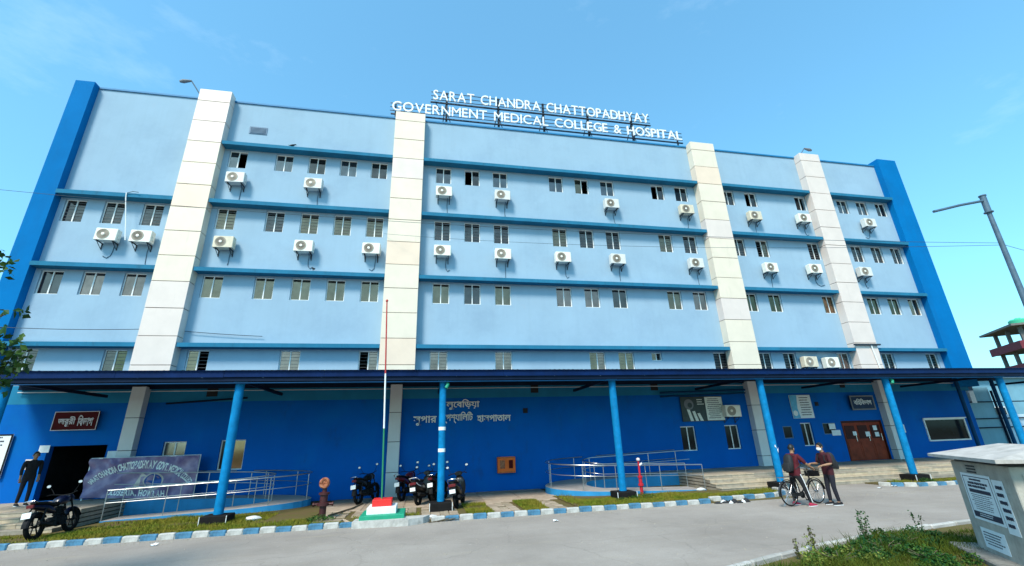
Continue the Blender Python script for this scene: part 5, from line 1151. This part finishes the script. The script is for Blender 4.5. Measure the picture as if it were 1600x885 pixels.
for k, (c, cl, ml, n, lab) in enumerate(bs):
    t = thing('bush', lab, 'bush', (c[0], c[1], .06), 0, 'bushes on the near bank', world=True); T, mi = leaf_cloud(cl, n, .055, 20+k, list(ml), -.5); T[:,:,2] = np.abs(T[:,:,2]-.03)*.8+.05
    link('foliage', fast_tris('foliage', T, list(ml), mi), t)
    q = MB()
    for i in range(7): a = i*.9; q.tube([(c[0], c[1], .05), (c[0]+.12*math.cos(a), c[1]+.12*math.sin(a), .17), (c[0]+.24*math.cos(a), c[1]+.24*math.sin(a), .22)], .006, 5)
    q.build('stem', 'stem', t)
def weed(x, y, h, n, label, seed, m=('leaf_dark', 'leaf_deep')):
    t = thing('weed', label, 'weed', (x, y, .06), 0, 'weed stalks on the near bank', world=True); r2 = random.Random(seed); cl = []; q = MB()
    for i in range(n):
        dx, dy = r2.uniform(-.14, .14)*h/.4, r2.uniform(-.06, .06); hh = h*r2.uniform(.6, 1); q.tube([(x, y, .05), (x+dx*.4, y+dy, .05+hh*.5), (x+dx, y+dy, .05+hh)], [.006, .005, .002], 5)
        cl += [(x+dx*k, y+dy*k, .05+hh*k, .035) for k in (.4, .55, .7, .85, 1.0)]
    q.build('stem', 'stem', t); T, mi = leaf_cloud(cl, 26*n, .05, seed, list(m)); link('leaves', fast_tris('leaves', T, list(m), mi), t)
weed(8.25, 8.05, .62, 5, 'tall bushy weed stalks rising over the near kerb in the middle', 41); weed(10.1, 8.5, .45, 2, 'single thin weed spike near the kiosk', 42); weed(6.95, 7.85, .42, 4, 'dry brown weed stalks at the left of the bank', 43, ('stem', 'leaf_yellow')); weed(6.35, 7.55, .32, 3, 'short dry weed stalks at the left tip of the bank', 44, ('stem', 'leaf_yellow')); weed(9.0, 8.35, .28, 2, 'small dark weed at the kerb between the tall weed and the spike', 45)
for k, (x, y, s, lab) in enumerate(((-2.95, 15.5, .35, 'low leafy weed patch at the foot of the maroon hydrant'), (7.6, 15.9, .45, 'leafy weed patch beside the third canopy post'), (6.6, 15.4, .3, 'small weed patch left of the third canopy post'), (19.6, 15.6, .3, 'weed patch on the right grass island'))):
    t = thing('weed_patch', lab, 'weed', (x, y, .04), 0, world=True); T, mi = leaf_cloud([(x, y, .08, s), (x+s*.8, y+.1, .06, s*.6), (x-s*.7, y-.05, .06, s*.6)], 700, .06, 60+k, ['leaf_mid', 'leaf_deep']); T[:,:,2] = np.abs(T[:,:,2]-.06)*.45+.04; link('foliage', fast_tris('foliage', T, ['leaf_mid', 'leaf_deep'], mi), t)

# ------------------------------------------------------------------ litter
def heap(x, y, label, seed):
    t = thing('rubbish_heap', label, 'rubbish', (x, y, 0), 0, world=True); r2 = random.Random(seed)
    for i in range(16):
        a, b, h = r2.uniform(-.5, .5), r2.uniform(-.14, .14), r2.uniform(.04, .13); s = r2.uniform(.06, .16); n = 7; vs = []
        for j in range(4):
            for k in range(n): an = 2*math.pi*k/n; rr = s*(1.0, .95, .6, .15)[j]*r2.uniform(.7, 1.2); vs.append((x+a+rr*math.cos(an), y+b+rr*math.sin(an)*.7, h*j/3))
        q = MB(); q.add(vs, [(j*n+k, j*n+(k+1)%n, (j+1)*n+(k+1)%n, (j+1)*n+k) for j in range(3) for k in range(n)]+[tuple(range(3*n, 4*n))]); q.build('scrap', 'rag_white' if i % 6 == 1 else 'debris', t, True)
heap(9.75, 14.0, 'heap of black and white rubbish at the broken kerb', 5)
def stone(x, y, z, s, label, m='rag_white'):
    r2 = random.Random(int(x*100)); n = 8; vs = []
    for j, k in ((0, .8), (.4, 1), (.8, .75), (1, .25)):
        for i in range(n): a = 2*math.pi*i/n; rr = s*k*r2.uniform(.8, 1.15); vs.append((x+rr*1.5*math.cos(a), y+rr*math.sin(a), z+j*s*.8))
    q = MB(); q.add(vs, [(j*n+i, j*n+(i+1)%n, (j+1)*n+(i+1)%n, (j+1)*n+i) for j in range(3) for i in range(n)]+[tuple(range(3*n, 4*n))]); tag(q.build('stone', m, None, True), label, 'stone')
stone(-5.0, 16.4, .035, .16, 'pale stone on the grass right of the first canopy footing'); stone(10.6, 17.0, .04, .13, 'white lump at the start of the right ramp'); stone(.35, 14.7, .03, .10, 'small white lump by the second canopy footing')
tag(MB().tube([(-1.9, 14.6, .05), (-2.2, 15.2, .07), (-1.95, 14.35, .06)], .02, 6).build('stick', 'paver_a', None, True), 'short pale stick lying left of the flag platform', 'stick'); tag(MB().tube([(-2.8, 16.2, .06), (-2.3, 17.6, .06), (-2.1, 19.0, .05)], .025, 6).build('bamboo_pole', 'stem', None, True), 'thin pole lying on the ground behind the maroon hydrant', 'pole')
q = MB()
for i in range(5): q.cyl((.25+.12*i, 13.98+.04*i, .02), (.7+.1*i, 14.06, .05+.03*(i%2)), .012, n=5)
o = q.build('twigs', 'stem'); tag(o, 'scattered twigs at the broken kerb right of the flag platform', 'twigs'); o['kind'] = 'stuff'

def grit(n, seed):
    rg = np.random.default_rng(seed); x = rg.uniform(-12, 22, n); y = np.where(rg.random(n) < .7, 14.08-np.abs(rg.normal(0, .22, n)), rg.uniform(7.5, 14, n)); ok = (y > 8.2) & ((x < 9.2) | (y < 13.9)); x, y = x[ok], y[ok]; n = len(x)
    r = rg.uniform(.006, .022, n); a = rg.uniform(0, 6.28, n); P = []
    for k in range(3): P.append(np.stack([x+r*np.cos(a+k*2.09)*rg.uniform(.7, 1.3, n), y+r*np.sin(a+k*2.09)*rg.uniform(.7, 1.3, n), np.full(n, .004)], 1))
    tip = np.stack([x, y, .006+r*rg.uniform(.4, .9, n)], 1); return np.concatenate([np.stack([P[0], P[1], tip], 1), np.stack([P[1], P[2], tip], 1), np.stack([P[2], P[0], tip], 1)])
o = link('grit', fast_tris('grit', grit(5200, 9), ['stone_b'])); o['kind'] = 'stuff'; tag(o, 'loose grit and pebbles gathered along the kerb and on the road', 'grit')
rg = random.Random(3)
for k, (x, y, lab) in enumerate(((-6.2, 13.4, 'scrap of white paper on the road near the first canopy post'), (3.6, 12.9, 'scrap of white paper on the road below the hose box'), (16.6, 15.0, 'left scrap of white paper on the road before the timber door'), (17.5, 15.2, 'right scrap of white paper on the road before the timber door'))):
    mb = MB(); vs = []
    for j in range(4):
        for i in range(5): vs.append((x+(i-2)*.035+rg.uniform(-.01, .01), y+(j-1.5)*.04+rg.uniform(-.01, .01), .010+abs(rg.gauss(0, .022))))
    mb.add(vs, [(j*5+i, j*5+i+1, j*5+i+6, j*5+i+5) for j in range(3) for i in range(4)]); tag(mb.build('paper_scrap', 'paper', None), lab, 'litter')
